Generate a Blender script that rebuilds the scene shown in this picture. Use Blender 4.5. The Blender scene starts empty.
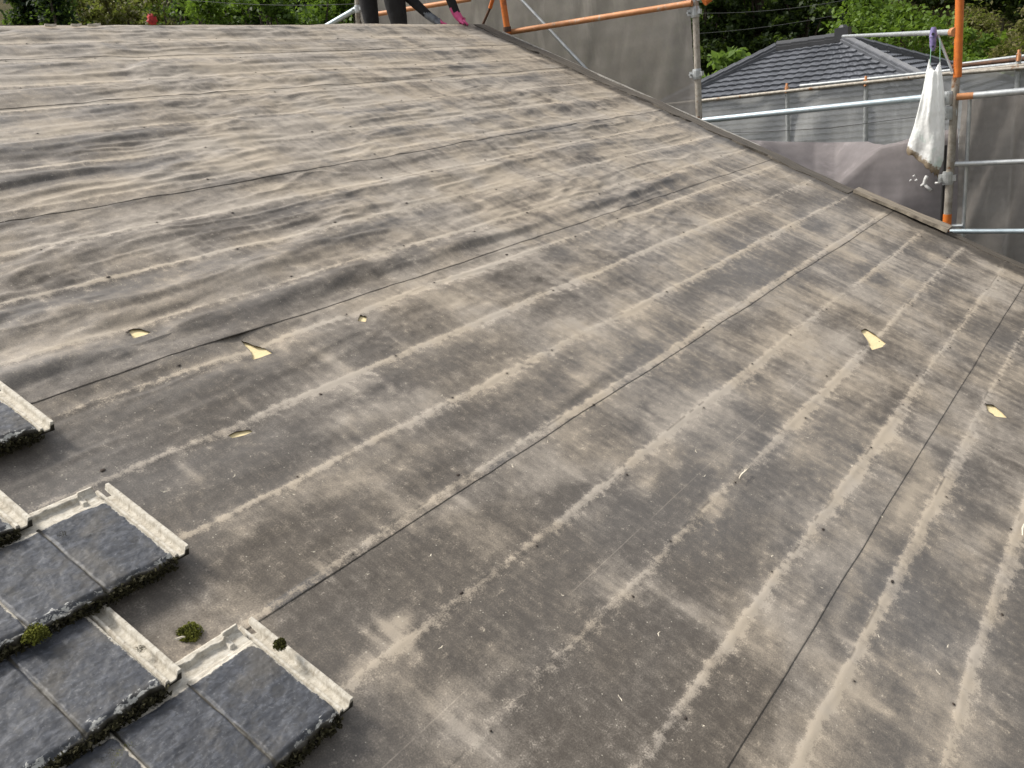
import bpy, math, random
import numpy as np
from mathutils import Vector, Matrix
rnd = random.Random(11)
rng = np.random.default_rng(5)
S = bpy.context.scene
C = S.collection

# ------------------------------------------------------------------ frame of reference
TH = math.radians(26.364)                       # roof pitch (5 in 10)
NRM = np.array([0, -math.sin(TH), math.cos(TH)])
UPS = np.array([0, math.cos(TH), math.sin(TH)])
XAX = np.array([1.0, 0, 0])
CAM = NRM * 1.5
CR = np.array([0.58399162, -0.80338503, -0.11630253])
CU = np.array([0.31345413, 0.09101711, 0.9452314])
CF = np.array([0.74879924, 0.58846272, -0.30497758])
FPX = 860.08
GROUND = -6.2

def RP(u, v, h=0.0):
    return XAX * u + UPS * v + NRM * h
def ray(px, py):
    return CR * (px - 512) / FPX - CU * (py - 384) / FPX + CF
def on_x(px, py, x):                            # point of a pixel's sight line on the upright plane X = x
    d = ray(px, py); return CAM + d * ((x - CAM[0]) / d[0])
def at_d(px, py, depth):
    return CAM + ray(px, py) * depth
def on_roof(px, py, h=0.0):
    d = ray(px, py); t = -(1.5 - h) / (d @ NRM); P = CAM + d * t
    return P @ XAX, P @ UPS

# ------------------------------------------------------------------ helpers
def mesh_ob(name, verts, faces, mat=None, parent=None, smooth=False, attrs=None):
    me = bpy.data.meshes.new(name)
    V = np.asarray(verts, dtype=np.float64)
    if isinstance(faces, np.ndarray):
        k = faces.shape[1]
        me.vertices.add(len(V)); me.vertices.foreach_set('co', V.astype(np.float32).ravel())
        me.loops.add(faces.size); me.loops.foreach_set('vertex_index', faces.astype(np.int32).ravel())
        me.polygons.add(len(faces))
        me.polygons.foreach_set('loop_start', np.arange(0, faces.size, k, dtype=np.int32))
        me.update(calc_edges=True)
    else:
        me.from_pydata([tuple(v) for v in V], [], faces)
    if smooth:
        me.polygons.foreach_set('use_smooth', np.ones(len(me.polygons), dtype=bool))
    if attrs:
        for k, a in attrs.items():
            a = np.asarray(a, dtype=np.float32)
            at = me.attributes.new(k, 'FLOAT_COLOR', 'POINT')
            if a.shape[1] == 3: a = np.c_[a, np.ones(len(a), np.float32)]
            at.data.foreach_set('color', a.ravel())
    me.validate()
    o = bpy.data.objects.new(name, me); C.objects.link(o)
    if mat:
        for m in (mat if isinstance(mat, (list, tuple)) else [mat]): me.materials.append(m)
    if parent: put_under(o, parent)
    return o
def wmat(o):
    M = Matrix.LocRotScale(o.location, o.rotation_euler, o.scale)
    return (wmat(o.parent) @ o.matrix_parent_inverse @ M) if o.parent else M
def put_under(o, parent):
    o.parent = parent
    o.matrix_parent_inverse = wmat(parent).inverted()
def tag(o, label=None, cat=None, group=None, kind=None):
    if label: o['label'] = label
    if cat: o['category'] = cat
    if group: o['group'] = group
    if kind: o['kind'] = kind
    return o
def thing(name, label, cat, loc, group=None):
    o = bpy.data.objects.new(name, None); C.objects.link(o)
    o.empty_display_size = 0.1; o.location = Vector(loc)
    return tag(o, label, cat, group)

class MB:                                        # collects shapes for one mesh
    def __init__(s): s.v = []; s.f = []; s.m = []
    def add(s, V, F, mi=0):
        b = len(s.v); s.v += [tuple(x) for x in V]
        for f in F: s.f.append(tuple(i + b for i in f)); s.m.append(mi)
    def box(s, c, ax, ay, az, mi=0):             # centre and three half-axis vectors
        c, ax, ay, az = map(np.asarray, (c, ax, ay, az))
        V = [c + i * ax + j * ay + k * az for k in (-1, 1) for j in (-1, 1) for i in (-1, 1)]
        s.add(V, [(0, 2, 3, 1), (4, 5, 7, 6), (0, 1, 5, 4), (2, 6, 7, 3), (0, 4, 6, 2), (1, 3, 7, 5)], mi)
    def tube(s, pts, r, n=14, cap=True, mi=0):
        P = [np.asarray(p, float) for p in pts]
        R = r if isinstance(r, (list, tuple)) else [r] * len(P)
        V = []; a = None
        for i, p in enumerate(P):
            t = (P[min(i + 1, len(P) - 1)] - P[max(i - 1, 0)]); t = t / np.linalg.norm(t)
            if a is None:
                a = np.cross(t, [0, 0, 1.0])
                if np.linalg.norm(a) < 1e-3: a = np.cross(t, [1.0, 0, 0])
            a = a - t * (a @ t); a /= np.linalg.norm(a); b = np.cross(t, a)
            for k in range(n):
                w = 2 * math.pi * k / n
                V.append(p + R[i] * (a * math.cos(w) + b * math.sin(w)))
        F = [(i * n + k, i * n + (k + 1) % n, (i + 1) * n + (k + 1) % n, (i + 1) * n + k) for i in range(len(P) - 1) for k in range(n)]
        if cap:
            F.append(tuple(reversed(range(n)))); F.append(tuple(range((len(P) - 1) * n, len(P) * n)))
        s.add(V, F, mi)
    def build(s, name, mat, parent=None, smooth=False):
        o = mesh_ob(name, s.v, s.f, mat, parent, smooth)
        if any(s.m) and len(o.data.polygons) == len(s.m):
            o.data.polygons.foreach_set('material_index', np.array(s.m, dtype=np.int32))
        return o
def smooth_by_angle(o, deg=40):
    me = o.data
    me.polygons.foreach_set('use_smooth', np.ones(len(me.polygons), dtype=bool))
    me.set_sharp_from_angle(angle=math.radians(deg)) if hasattr(me, 'set_sharp_from_angle') else None

# ---- value noise in numpy
def _hash(ix, iy, seed):
    h = (ix.astype(np.int64) * 374761393 + iy.astype(np.int64) * 668265263 + seed * 1442695041) & 0xffffffff
    h = ((h ^ (h >> 13)) * 1274126177) & 0xffffffff
    h = h ^ (h >> 16)
    return (h & 0xffff) / 65535.0
def vn(x, y, seed=0):
    x = np.asarray(x, float); y = np.asarray(y, float)
    ix = np.floor(x); iy = np.floor(y); fx = x - ix; fy = y - iy
    fx = fx * fx * fx * (fx * (fx * 6 - 15) + 10); fy = fy * fy * fy * (fy * (fy * 6 - 15) + 10)
    a = _hash(ix, iy, seed); b = _hash(ix + 1, iy, seed); c = _hash(ix, iy + 1, seed); d = _hash(ix + 1, iy + 1, seed)
    return (a + (b - a) * fx) * (1 - fy) + (c + (d - c) * fx) * fy
def fbm(x, y, seed=0, o=4, g=.5):
    t = 0; a = 1; n = 0
    for i in range(o):
        t = t + a * vn(x * 2 ** i + 13.7 * i, y * 2 ** i + 7.3 * i, seed + i); n += a; a *= g
    return t / n
def sst(a, b, x):
    t = np.clip((x - a) / (b - a), 0, 1); return t * t * (3 - 2 * t)

# ------------------------------------------------------------------ materials
def mat_new(name, rough=.7, spec=.5, metal=0.0):
    m = bpy.data.materials.new(name); m.use_nodes = True
    nt = m.node_tree; b = nt.nodes['Principled BSDF']
    b.inputs['Roughness'].default_value = rough; b.inputs['Metallic'].default_value = metal
    b.inputs['Specular IOR Level'].default_value = spec
    return m, nt, b
def N(nt, t, **kw):
    n = nt.nodes.new(t)
    for k, v in kw.items(): setattr(n, k, v)
    return n
def noise(nt, scale, detail=4, rough=.55, vec=None, stretch=None, dist=0.0):
    if vec is None:
        tc = N(nt, 'ShaderNodeTexCoord'); vec = tc.outputs['Object']
    if stretch:
        mp = N(nt, 'ShaderNodeMapping'); mp.inputs['Scale'].default_value = stretch
        nt.links.new(vec, mp.inputs['Vector']); vec = mp.outputs['Vector']
    n = N(nt, 'ShaderNodeTexNoise'); n.inputs['Scale'].default_value = scale; n.inputs['Detail'].default_value = detail
    n.inputs['Roughness'].default_value = rough; n.inputs['Distortion'].default_value = dist
    nt.links.new(vec, n.inputs['Vector']); return n.outputs['Fac']
def ramp(nt, fac, stops):
    r = N(nt, 'ShaderNodeValToRGB'); e = r.color_ramp.elements
    while len(e) < len(stops): e.new(.5)
    for i, (p, c) in enumerate(stops):
        e[i].position = p; e[i].color = (*c, 1) if len(c) == 3 else c
    nt.links.new(fac, r.inputs['Fac']); return r.outputs['Color']
def mixc(nt, fac, a, b, mode='MIX'):
    m = N(nt, 'ShaderNodeMix', data_type='RGBA', blend_type=mode)
    for sock, val in ((m.inputs[0], fac), (m.inputs[6], a), (m.inputs[7], b)):
        if hasattr(val, 'is_linked') or hasattr(val, 'links'): nt.links.new(val, sock)
        else: sock.default_value = val if not isinstance(val, tuple) else ((*val, 1) if len(val) == 3 else val)
    return m.outputs[2]
def math_n(nt, op, a, b=None, clamp=False):
    m = N(nt, 'ShaderNodeMath', operation=op); m.use_clamp = clamp
    for i, val in enumerate((a, b)):
        if val is None: continue
        if hasattr(val, 'links'): nt.links.new(val, m.inputs[i])
        else: m.inputs[i].default_value = val
    return m.outputs[0]
def bump(nt, b, h, strength=.3, dist=.01):
    bn = N(nt, 'ShaderNodeBump'); bn.inputs['Strength'].default_value = strength; bn.inputs['Distance'].default_value = dist
    nt.links.new(h, bn.inputs['Height']); nt.links.new(bn.outputs['Normal'], b.inputs['Normal'])
def simple(name, col, col2=None, scale=8, rough=.7, metal=0.0, spec=.5, bmp=0.0, stretch=None, lo=.35, hi=.65, dist=.01):
    m, nt, b = mat_new(name, rough, spec, metal)
    if col2 is None: col2 = tuple(c * .75 for c in col)
    f = noise(nt, scale, 5, .6, stretch=stretch)
    nt.links.new(ramp(nt, f, [(lo, col2), (hi, col)]), b.inputs['Base Color'])
    if bmp: bump(nt, b, f, bmp, dist)
    return m
def attr_col(nt, name):
    a = N(nt, 'ShaderNodeAttribute'); a.attribute_name = name
    return a

def sst_n(nt, x, a, b):
    mr = N(nt, 'ShaderNodeMapRange', interpolation_type='SMOOTHSTEP')
    nt.links.new(x, mr.inputs['Value']); mr.inputs['From Min'].default_value = a; mr.inputs['From Max'].default_value = b
    return mr.outputs[0]
def felt_material():
    m, nt, b = mat_new('weathered_felt', .7, .5)
    a = attr_col(nt, 'surf')
    sep = N(nt, 'ShaderNodeSeparateColor'); nt.links.new(a.outputs['Color'], sep.inputs[0])
    dust, cool, dark = sep.outputs[0], sep.outputs[1], sep.outputs[2]
    uv = attr_col(nt, 'uvw').outputs['Vector']
    fine = noise(nt, 260, 3, .6, uv)
    mid = noise(nt, 38, 5, .65, uv)
    strk = noise(nt, 30, 4, .6, uv, (1.0, .16, 1))
    # dust breaks up at small scale
    d1 = math_n(nt, 'MULTIPLY_ADD', math_n(nt, 'SUBTRACT', mid, .5), .55); nt.nodes[-1].inputs[2].default_value = 0
    d1 = math_n(nt, 'ADD', dust, math_n(nt, 'MULTIPLY', math_n(nt, 'SUBTRACT', mid, .5), .85))
    sx = N(nt, 'ShaderNodeSeparateXYZ'); nt.links.new(uv, sx.inputs[0])
    low_ = math_n(nt, 'SUBTRACT', 1.0, math_n(nt, 'MULTIPLY', sst_n(nt, sx.outputs[1], .9, 2.4), .72))
    d1 = math_n(nt, 'ADD', d1, math_n(nt, 'MULTIPLY', math_n(nt, 'MULTIPLY', math_n(nt, 'SUBTRACT', strk, .5), .45), low_))
    strk2 = noise(nt, 120, 3, .6, uv, (1.0, .10, 1))
    d1 = math_n(nt, 'ADD', d1, math_n(nt, 'MULTIPLY', math_n(nt, 'MULTIPLY', math_n(nt, 'SUBTRACT', strk2, .5), .40), low_))
    d1 = math_n(nt, 'ADD', d1, math_n(nt, 'MULTIPLY', math_n(nt, 'SUBTRACT', fine, .5), 1.0))
    d1 = math_n(nt, 'ADD', math_n(nt, 'MULTIPLY', sst_n(nt, d1, -.22, 1.05), .80), .04)
    fl = noise(nt, 70, 6, .75, uv)
    d1 = math_n(nt, 'ADD', d1, math_n(nt, 'MULTIPLY', sst_n(nt, fl, .57, .64), .10))
    d1 = math_n(nt, 'SUBTRACT', d1, math_n(nt, 'MULTIPLY', sst_n(nt, fl, .44, .36), .06))
    bm = math_n(nt, 'ADD', a.outputs['Alpha'], math_n(nt, 'MULTIPLY', math_n(nt, 'SUBTRACT', mid, .5), 1.5))
    bm = math_n(nt, 'ADD', bm, math_n(nt, 'MULTIPLY', math_n(nt, 'SUBTRACT', fine, .5), .8))
    d1 = math_n(nt, 'ADD', d1, math_n(nt, 'MULTIPLY', math_n(nt, 'MULTIPLY', sst_n(nt, bm, .14, .52), math_n(nt, 'ADD', .30, math_n(nt, 'MULTIPLY', mid, 1.35))), .44))
    ax = math_n(nt, 'ABSOLUTE', math_n(nt, 'SUBTRACT', sx.outputs[1], .452))
    pl = math_n(nt, 'MULTIPLY', math_n(nt, 'LESS_THAN', ax, .0014), sst_n(nt, noise(nt, 3.0, 4, .7, uv), .42, .55))
    d1 = math_n(nt, 'ADD', d1, math_n(nt, 'MULTIPLY', pl, .24), True)
    felt = mixc(nt, cool, (.068, .057, .046), (.098, .095, .094))
    tan = mixc(nt, sst_n(nt, noise(nt, 2.6, 4, .6, uv), .4, .6), (.412, .352, .276), (.395, .350, .295))
    col = mixc(nt, d1, felt, tan)
    col = mixc(nt, dark, col, (.018, .016, .014))
    # pale grit
    v = N(nt, 'ShaderNodeTexVoronoi'); v.inputs['Scale'].default_value = 95
    nt.links.new(uv, v.inputs['Vector'])
    sel = N(nt, 'ShaderNodeSeparateColor'); nt.links.new(v.outputs['Color'], sel.inputs[0])
    g = math_n(nt, 'MULTIPLY', math_n(nt, 'LESS_THAN', v.outputs['Distance'], .17), math_n(nt, 'GREATER_THAN', sel.outputs[0], .93))
    col = mixc(nt, math_n(nt, 'MULTIPLY', g, .6), col, (.5, .46, .38))
    nt.links.new(col, b.inputs['Base Color'])
    r = math_n(nt, 'ADD', math_n(nt, 'MULTIPLY', d1, .30), .50)
    nt.links.new(r, b.inputs['Roughness'])
    hh = math_n(nt, 'ADD', math_n(nt, 'MULTIPLY', fine, .35), math_n(nt, 'MULTIPLY', mid, .9))
    hh = math_n(nt, 'ADD', hh, math_n(nt, 'MULTIPLY', strk, .5))
    bump(nt, b, hh, .35, .0035)
    return m
M = {}
M['felt'] = felt_material()
M['deck'] = simple('bare_plywood', (.86, .72, .42), (.78, .63, .35), 30, .8, stretch=(1, 6, 6))
M['timber'] = simple('weathered_timber', (.125, .108, .086), (.05, .043, .036), 14, .85, bmp=.5, stretch=(6, .5, .5))
M['timber_pale'] = simple('pale_weathered_plank', (.30, .26, .20), (.15, .125, .1), 14, .85, bmp=.4, stretch=(6, .6, .6))
M['plaster'] = simple('cream_render', (.55, .52, .46), (.47, .44, .39), 3, .85)
M['trim'] = simple('pale_metal_edge', (.5, .48, .44), (.3, .28, .25), 20, .5)

def tile_material():
    m, nt, b = mat_new('slate_look_concrete', .5, .5)
    a = attr_col(nt, 'surf'); sep = N(nt, 'ShaderNodeSeparateColor'); nt.links.new(a.outputs['Color'], sep.inputs[0])
    paint, lich, dirt = sep.outputs[0], sep.outputs[1], sep.outputs[2]
    oi = N(nt, 'ShaderNodeObjectInfo')
    tc = N(nt, 'ShaderNodeTexCoord')
    vm = N(nt, 'ShaderNodeVectorMath', operation='ADD'); nt.links.new(tc.outputs['Object'], vm.inputs[0])
    cx = N(nt, 'ShaderNodeCombineXYZ'); nt.links.new(math_n(nt, 'MULTIPLY', oi.outputs['Random'], 50.0), cx.inputs[2])
    nt.links.new(cx.outputs[0], vm.inputs[1]); vec = vm.outputs[0]
    n1 = noise(nt, 9, 5, .6, vec); n2 = noise(nt, 45, 5, .65, vec, (1, 1.9, 1), .6); n3 = noise(nt, 220, 3, .6, vec)
    slate = ramp(nt, n2, [(.3, (.026, .028, .033)), (.52, (.046, .050, .060)), (.72, (.092, .099, .117))])
    slate = mixc(nt, math_n(nt, 'MULTIPLY', sst_n(nt, n1, .48, .66), .7), slate, (.085, .078, .068))
    cream = ramp(nt, n2, [(.3, (.31, .275, .22)), (.5, (.49, .455, .385)), (.72, (.62, .59, .525))])
    cream = mixc(nt, math_n(nt, 'MULTIPLY', sst_n(nt, n3, .6, .7), .6), cream, (.2, .165, .12))
    pn = math_n(nt, 'ADD', paint, math_n(nt, 'MULTIPLY', math_n(nt, 'SUBTRACT', n3, .5), .55))
    pn = math_n(nt, 'ADD', pn, math_n(nt, 'MULTIPLY', math_n(nt, 'SUBTRACT', n2, .5), .55))
    pf = sst_n(nt, pn, .38, .6)
    slate = mixc(nt, math_n(nt, 'MULTIPLY', sst_n(nt, noise(nt, 120, 5, .75, vec), .56, .66), .45), slate, (.17, .175, .185))
    slate = mixc(nt, math_n(nt, 'MULTIPLY', sst_n(nt, noise(nt, 22, 5, .7, vec), .55, .64), .55), slate, (.036, .036, .036))
    col = mixc(nt, pf, cream, slate)
    ln = math_n(nt, 'ADD', lich, math_n(nt, 'MULTIPLY', math_n(nt, 'SUBTRACT', n2, .5), 1.9))
    ln = math_n(nt, 'ADD', ln, math_n(nt, 'MULTIPLY', math_n(nt, 'SUBTRACT', n3, .5), .5))
    col = mixc(nt, math_n(nt, 'MULTIPLY', sst_n(nt, ln, .62, .74), .85), col, (.50, .50, .47))
    dn = math_n(nt, 'ADD', dirt, math_n(nt, 'MULTIPLY', math_n(nt, 'SUBTRACT', n2, .5), .9))
    col = mixc(nt, sst_n(nt, dn, .4, .7), col, (.034, .030, .022))
    col = mixc(nt, math_n(nt, 'MULTIPLY', sst_n(nt, ln, .80, .88), .8), col, (.52, .52, .49))
    nt.links.new(col, b.inputs['Base Color'])
    nt.links.new(math_n(nt, 'SUBTRACT', .88, math_n(nt, 'MULTIPLY', pf, .30)), b.inputs['Roughness'])
    hh = math_n(nt, 'ADD', math_n(nt, 'MULTIPLY', n2, .8), math_n(nt, 'MULTIPLY', n3, .3))
    bump(nt, b, hh, .4, .0025)
    return m
M['tile'] = tile_material()
def moss_mat(name, c1, c2):
    m, nt, b = mat_new(name, .95, .2)
    nt.links.new(ramp(nt, noise(nt, 70, 4, .7), [(.35, c1), (.62, c2)]), b.inputs['Base Color']); return m
M['moss_dark'] = moss_mat('black_moss', (.012, .011, .007), (.05, .046, .022))
M['moss_green'] = moss_mat('green_moss', (.04, .045, .008), (.16, .17, .028))
M['moss_mid'] = moss_mat('olive_moss', (.022, .023, .006), (.075, .075, .018))
M['chip'] = simple('pale_splinter', (.62, .57, .47), (.42, .37, .29), 60, .8)

# ------------------------------------------------------------------ roofing felt: height and dirt as functions of (u, v)
PITCH = .2597; V0 = .1005
LAPS = [-1.83, -.935, -.047, .855, 1.733, 2.632, 3.512, 4.035]
V_RIDGE = 4.505
U_L, U_R = -2.4, 6.2
CREASES = [  # v centre, u start, u end, height, width, waviness, seed
    (2.045, .5, 2.4, .013, .045, .022, 1), (1.845, .5, 2.5, .014, .05, .020, 2), (1.83, 2.35, 4.9, .017, .040, .035, 3),
    (2.27, .3, 1.6, .009, .05, .02, 4), (2.53, .6, 2.2, .009, .045, .02, 5), (2.74, .8, 3.0, .010, .05, .02, 6), (2.36, 2.2, 4.4, .008, .04, .03, 7),
    (2.97, 1.2, 3.2, .010, .055, .025, 8), (3.05, 2.6, 4.6, .009, .05, .03, 9), (3.28, 1.5, 3.6, .010, .06, .02, 10), (3.62, 1.6, 4.2, .011, .05, .015, 11),
    (3.83, 1.5, 4.0, .010, .05, .02, 12), (3.55, 3.6, 5.2, .010, .045, .025, 13), (4.13, 1.8, 4.6, .010, .05, .02, 14), (4.35, 2.2, 5.6, .010, .06, .02, 15),
    (1.56, .9, 1.9, .007, .045, .015, 16), (2.56, 3.8, 5.4, .008, .035, .03, 17), (1.22, 1.0, 2.2, .005, .05, .01, 18), (.80, 1.1, 1.9, .006, .04, .012, 19), (.96, .8, 2.1, .006, .035, .01, 20), (.93, 1.8, 2.7, .006, .03, .02, 21),
    (3.16, 3.4, 5.4, .008, .05, .03, 22), (2.88, 4.2, 5.8, .007, .04, .03, 23), (2.08, 2.4, 3.6, .007, .045, .025, 24), (2.3, 4.3, 5.8, .005, .04, .03, 25)]
def batten_phase(u, v):
    wob = (fbm(u * 1.3, v * 0 + np.floor((v - V0) / PITCH + .5) * 3.1, 77, 3) - .5) * .022 + (fbm(u * 9, v * 0 + np.floor((v - V0) / PITCH + .5) * 1.7, 78, 2) - .5) * .007
    k = np.floor((v - V0 - wob) / PITCH)
    return k, (v - V0 - wob) - k * PITCH          # distance above the batten mark
def Hf(u, v):
    far = sst(.9, 2.3, v) * (1 - .45 * sst(4.3, 6.0, u))
    k, t = batten_phase(u, v)
    h = np.zeros_like(u)
    wu = u + (fbm(u * .9, v * 1.5, 3, 3) - .5) * .8; wv = v + (fbm(u * 1.1 + 9, v * 1.2, 4, 3) - .5) * .16
    w = fbm(wu * 1.3, wv * 8.5, 21, 3, .45) - .5
    pm = sst(.38, .62, fbm(u * .7 + 2, v * 1.1, 15, 2))
    h += w * (.004 + .030 * far * (.24 + .42 * pm))
    d1 = fbm((wu * .8 + wv * 1.1) * 2.2, (wv - wu * .35) * 7, 31, 3, .5) - .5
    h += d1 * (.003 + .021 * far * (1.15 - .8 * pm))
    rg = 1 - 2 * np.abs(fbm(wu * 1.7 + 3, wv * 9.5 + 5, 35, 3, .5) - .5)
    h += far * .005 * (sst(.72, 1.0, rg) - .2)
    # fans of diagonal creases between two nailed lines
    d2 = fbm((u + v * .9) * 5.0, (v - u * .18) * 19, 33, 3, .5) - .5
    h += d2 * .0135 * far * (1.2 - .8 * pm)
    fan = np.exp(-((v - 1.50) / .14) ** 2) * sst(2.3, 2.8, u) * (1 - sst(4.2, 4.9, u)) + .8 * np.exp(-((v - 2.50) / .28) ** 2) * sst(3.4, 4.0, u) * (1 - sst(5.3, 6.0, u)) + .7 * np.exp(-((v - 2.95) / .3) ** 2) * sst(3.3, 4.0, u)
    cr = np.abs(fbm((u + v * 1.6) * 5.5, (v - u * .25) * 2.2, 41, 2) - .5)
    h += fan * (.5 - cr * 2.0) * .014
    for (vc, ua, ub, hh, wd, wav, sd) in CREASES:
        c = vc + (fbm(u * 2.6, u * 0 + sd, 100 + sd, 3) - .5) * 2 * wav
        env = sst(ua, ua + .4, u) * (1 - sst(ub - .5, ub, u)) * (.55 + .9 * fbm(u * 2, u * 0 + sd * 3.3, 140 + sd, 2) - .2)
        x = (v - c) / wd
        h += .8 * hh * env * np.where(x > 0, np.exp(-(x / 1.2) ** 2), np.exp(-(x / .6) ** 2))
    lw = PITCH - t
    sagn = np.clip(.25 + 1.9 * (fbm(u * 1.25, k * 5.3, 36, 3) - .35), 0, 1.3)
    h += far * .0085 * sagn * np.exp(-((lw - .045 - .02 * fbm(u * 3, k, 37, 2)) / np.where(lw < .055, .028, .060)) ** 2)
    # nailed down along the battens, a faint welt over each mark
    nail = np.exp(-(t / .03) ** 2) + np.exp(-((t - PITCH) / .03) ** 2)
    h *= 1 - .55 * np.clip(nail, 0, 1)
    h += .0016 * np.exp(-(t / .012) ** 2) + .0016 * np.exp(-((t - PITCH) / .012) ** 2)
    # near right: shallow runnels down the slope
    near = 1 - far
    h += near * (fbm((u + .15 * v) * 9, v * 1.4, 51, 3) - .5) * .005
    h += (fbm(u * 22, v * 30, 61, 2) - .5) * .0018
    return np.maximum(h + .0145, .0092 + .12 * (h + .0145 - .0092))
SCUFFS = []   # u, v, half-length along u, half-length along v, strength  (rubbed pale or left dark)
for (px, py, a, bb, s) in [(392, 634, .016, .075, .8), (402, 622, .035, .025, .9), (374, 640, .010, .06, .7), (412, 640, .05, .012, .8), (420, 690, .05, .22, .35), (360, 668, .06, .03, .5), (690, 610, .035, .16, .55), (640, 590, .05, .1, .35), (480, 745, .05, .1, .3),
        (615, 590, .06, .05, .4), (845, 680, .035, .12, .5), (505, 545, .05, .12, .3), (575, 330, .10, .10, .3), (530, 380, .14, .12, .32), (420, 300, .2, .1, .25), (235, 165, .16, .22, .5), (250, 150, .06, .2, .4), (800, 230, .05, .45, .35),
        (700, 140, .08, .4, .3), (560, 200, .2, .06, .3), (730, 690, .04, .06, .45), (610, 365, .1, .1, .3), (455, 520, .05, .12, .3), (525, 470, .02, .08, .4), (385, 470, .15, .08, .2), (880, 710, .04, .06, .4), (500, 235, .12, .05, .4), (960, 270, .1, .3, .3),
        (350, 420, .15, .05, .3), (300, 460, .12, .06, .25), (160, 500, .1, .05, .12),
        (420, 560, .22, .07, -.35), (480, 620, .14, .07, -.3), (560, 690, .12, .08, -.35), (320, 520, .2, .07, -.3), (250, 480, .25, .08, -.3), (520, 420, .15, .07, -.2), (720, 570, .15, .07, -.3), (770, 440, .2, .08, -.3), (700, 660, .05, .1, -.35),
        (680, 330, .3, .08, -.25), (900, 400, .2, .08, -.3), (960, 480, .2, .09, -.35), (830, 600, .1, .07, -.3), (930, 600, .12, .08, -.25), (330, 640, .12, .1, -.25), (300, 580, .1, .1, -.3), (640, 420, .15, .06, -.25), (560, 500, .1, .08, -.3),
        (260, 225, .3, .08, -.3), (170, 260, .3, .07, -.25), (60, 290, .3, .1, -.25), (200, 420, .3, .1, -.25), (120, 400, .3, .08, -.25), (60, 160, .2, .1, -.25), (590, 160, .25, .07, -.3), (640, 200, .2, .06, -.2), (700, 290, .3, .07, -.3), (620, 260, .25, .06, -.3)]:
    uu, vv = on_roof(px, py, .012); SCUFFS.append((uu, vv, a, bb, s))
for q in range(110):
    vv = rnd.uniform(-.7, 2.2); uu = rnd.uniform(.7, 5.8)
    if rnd.random() < .62: SCUFFS.append((uu, vv, rnd.uniform(.008, .022), rnd.uniform(.03, .09), rnd.uniform(.25, .6)))
    else: SCUFFS.append((uu, vv, rnd.uniform(.03, .10), rnd.uniform(.012, .05), rnd.uniform(.2, .5)))
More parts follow.
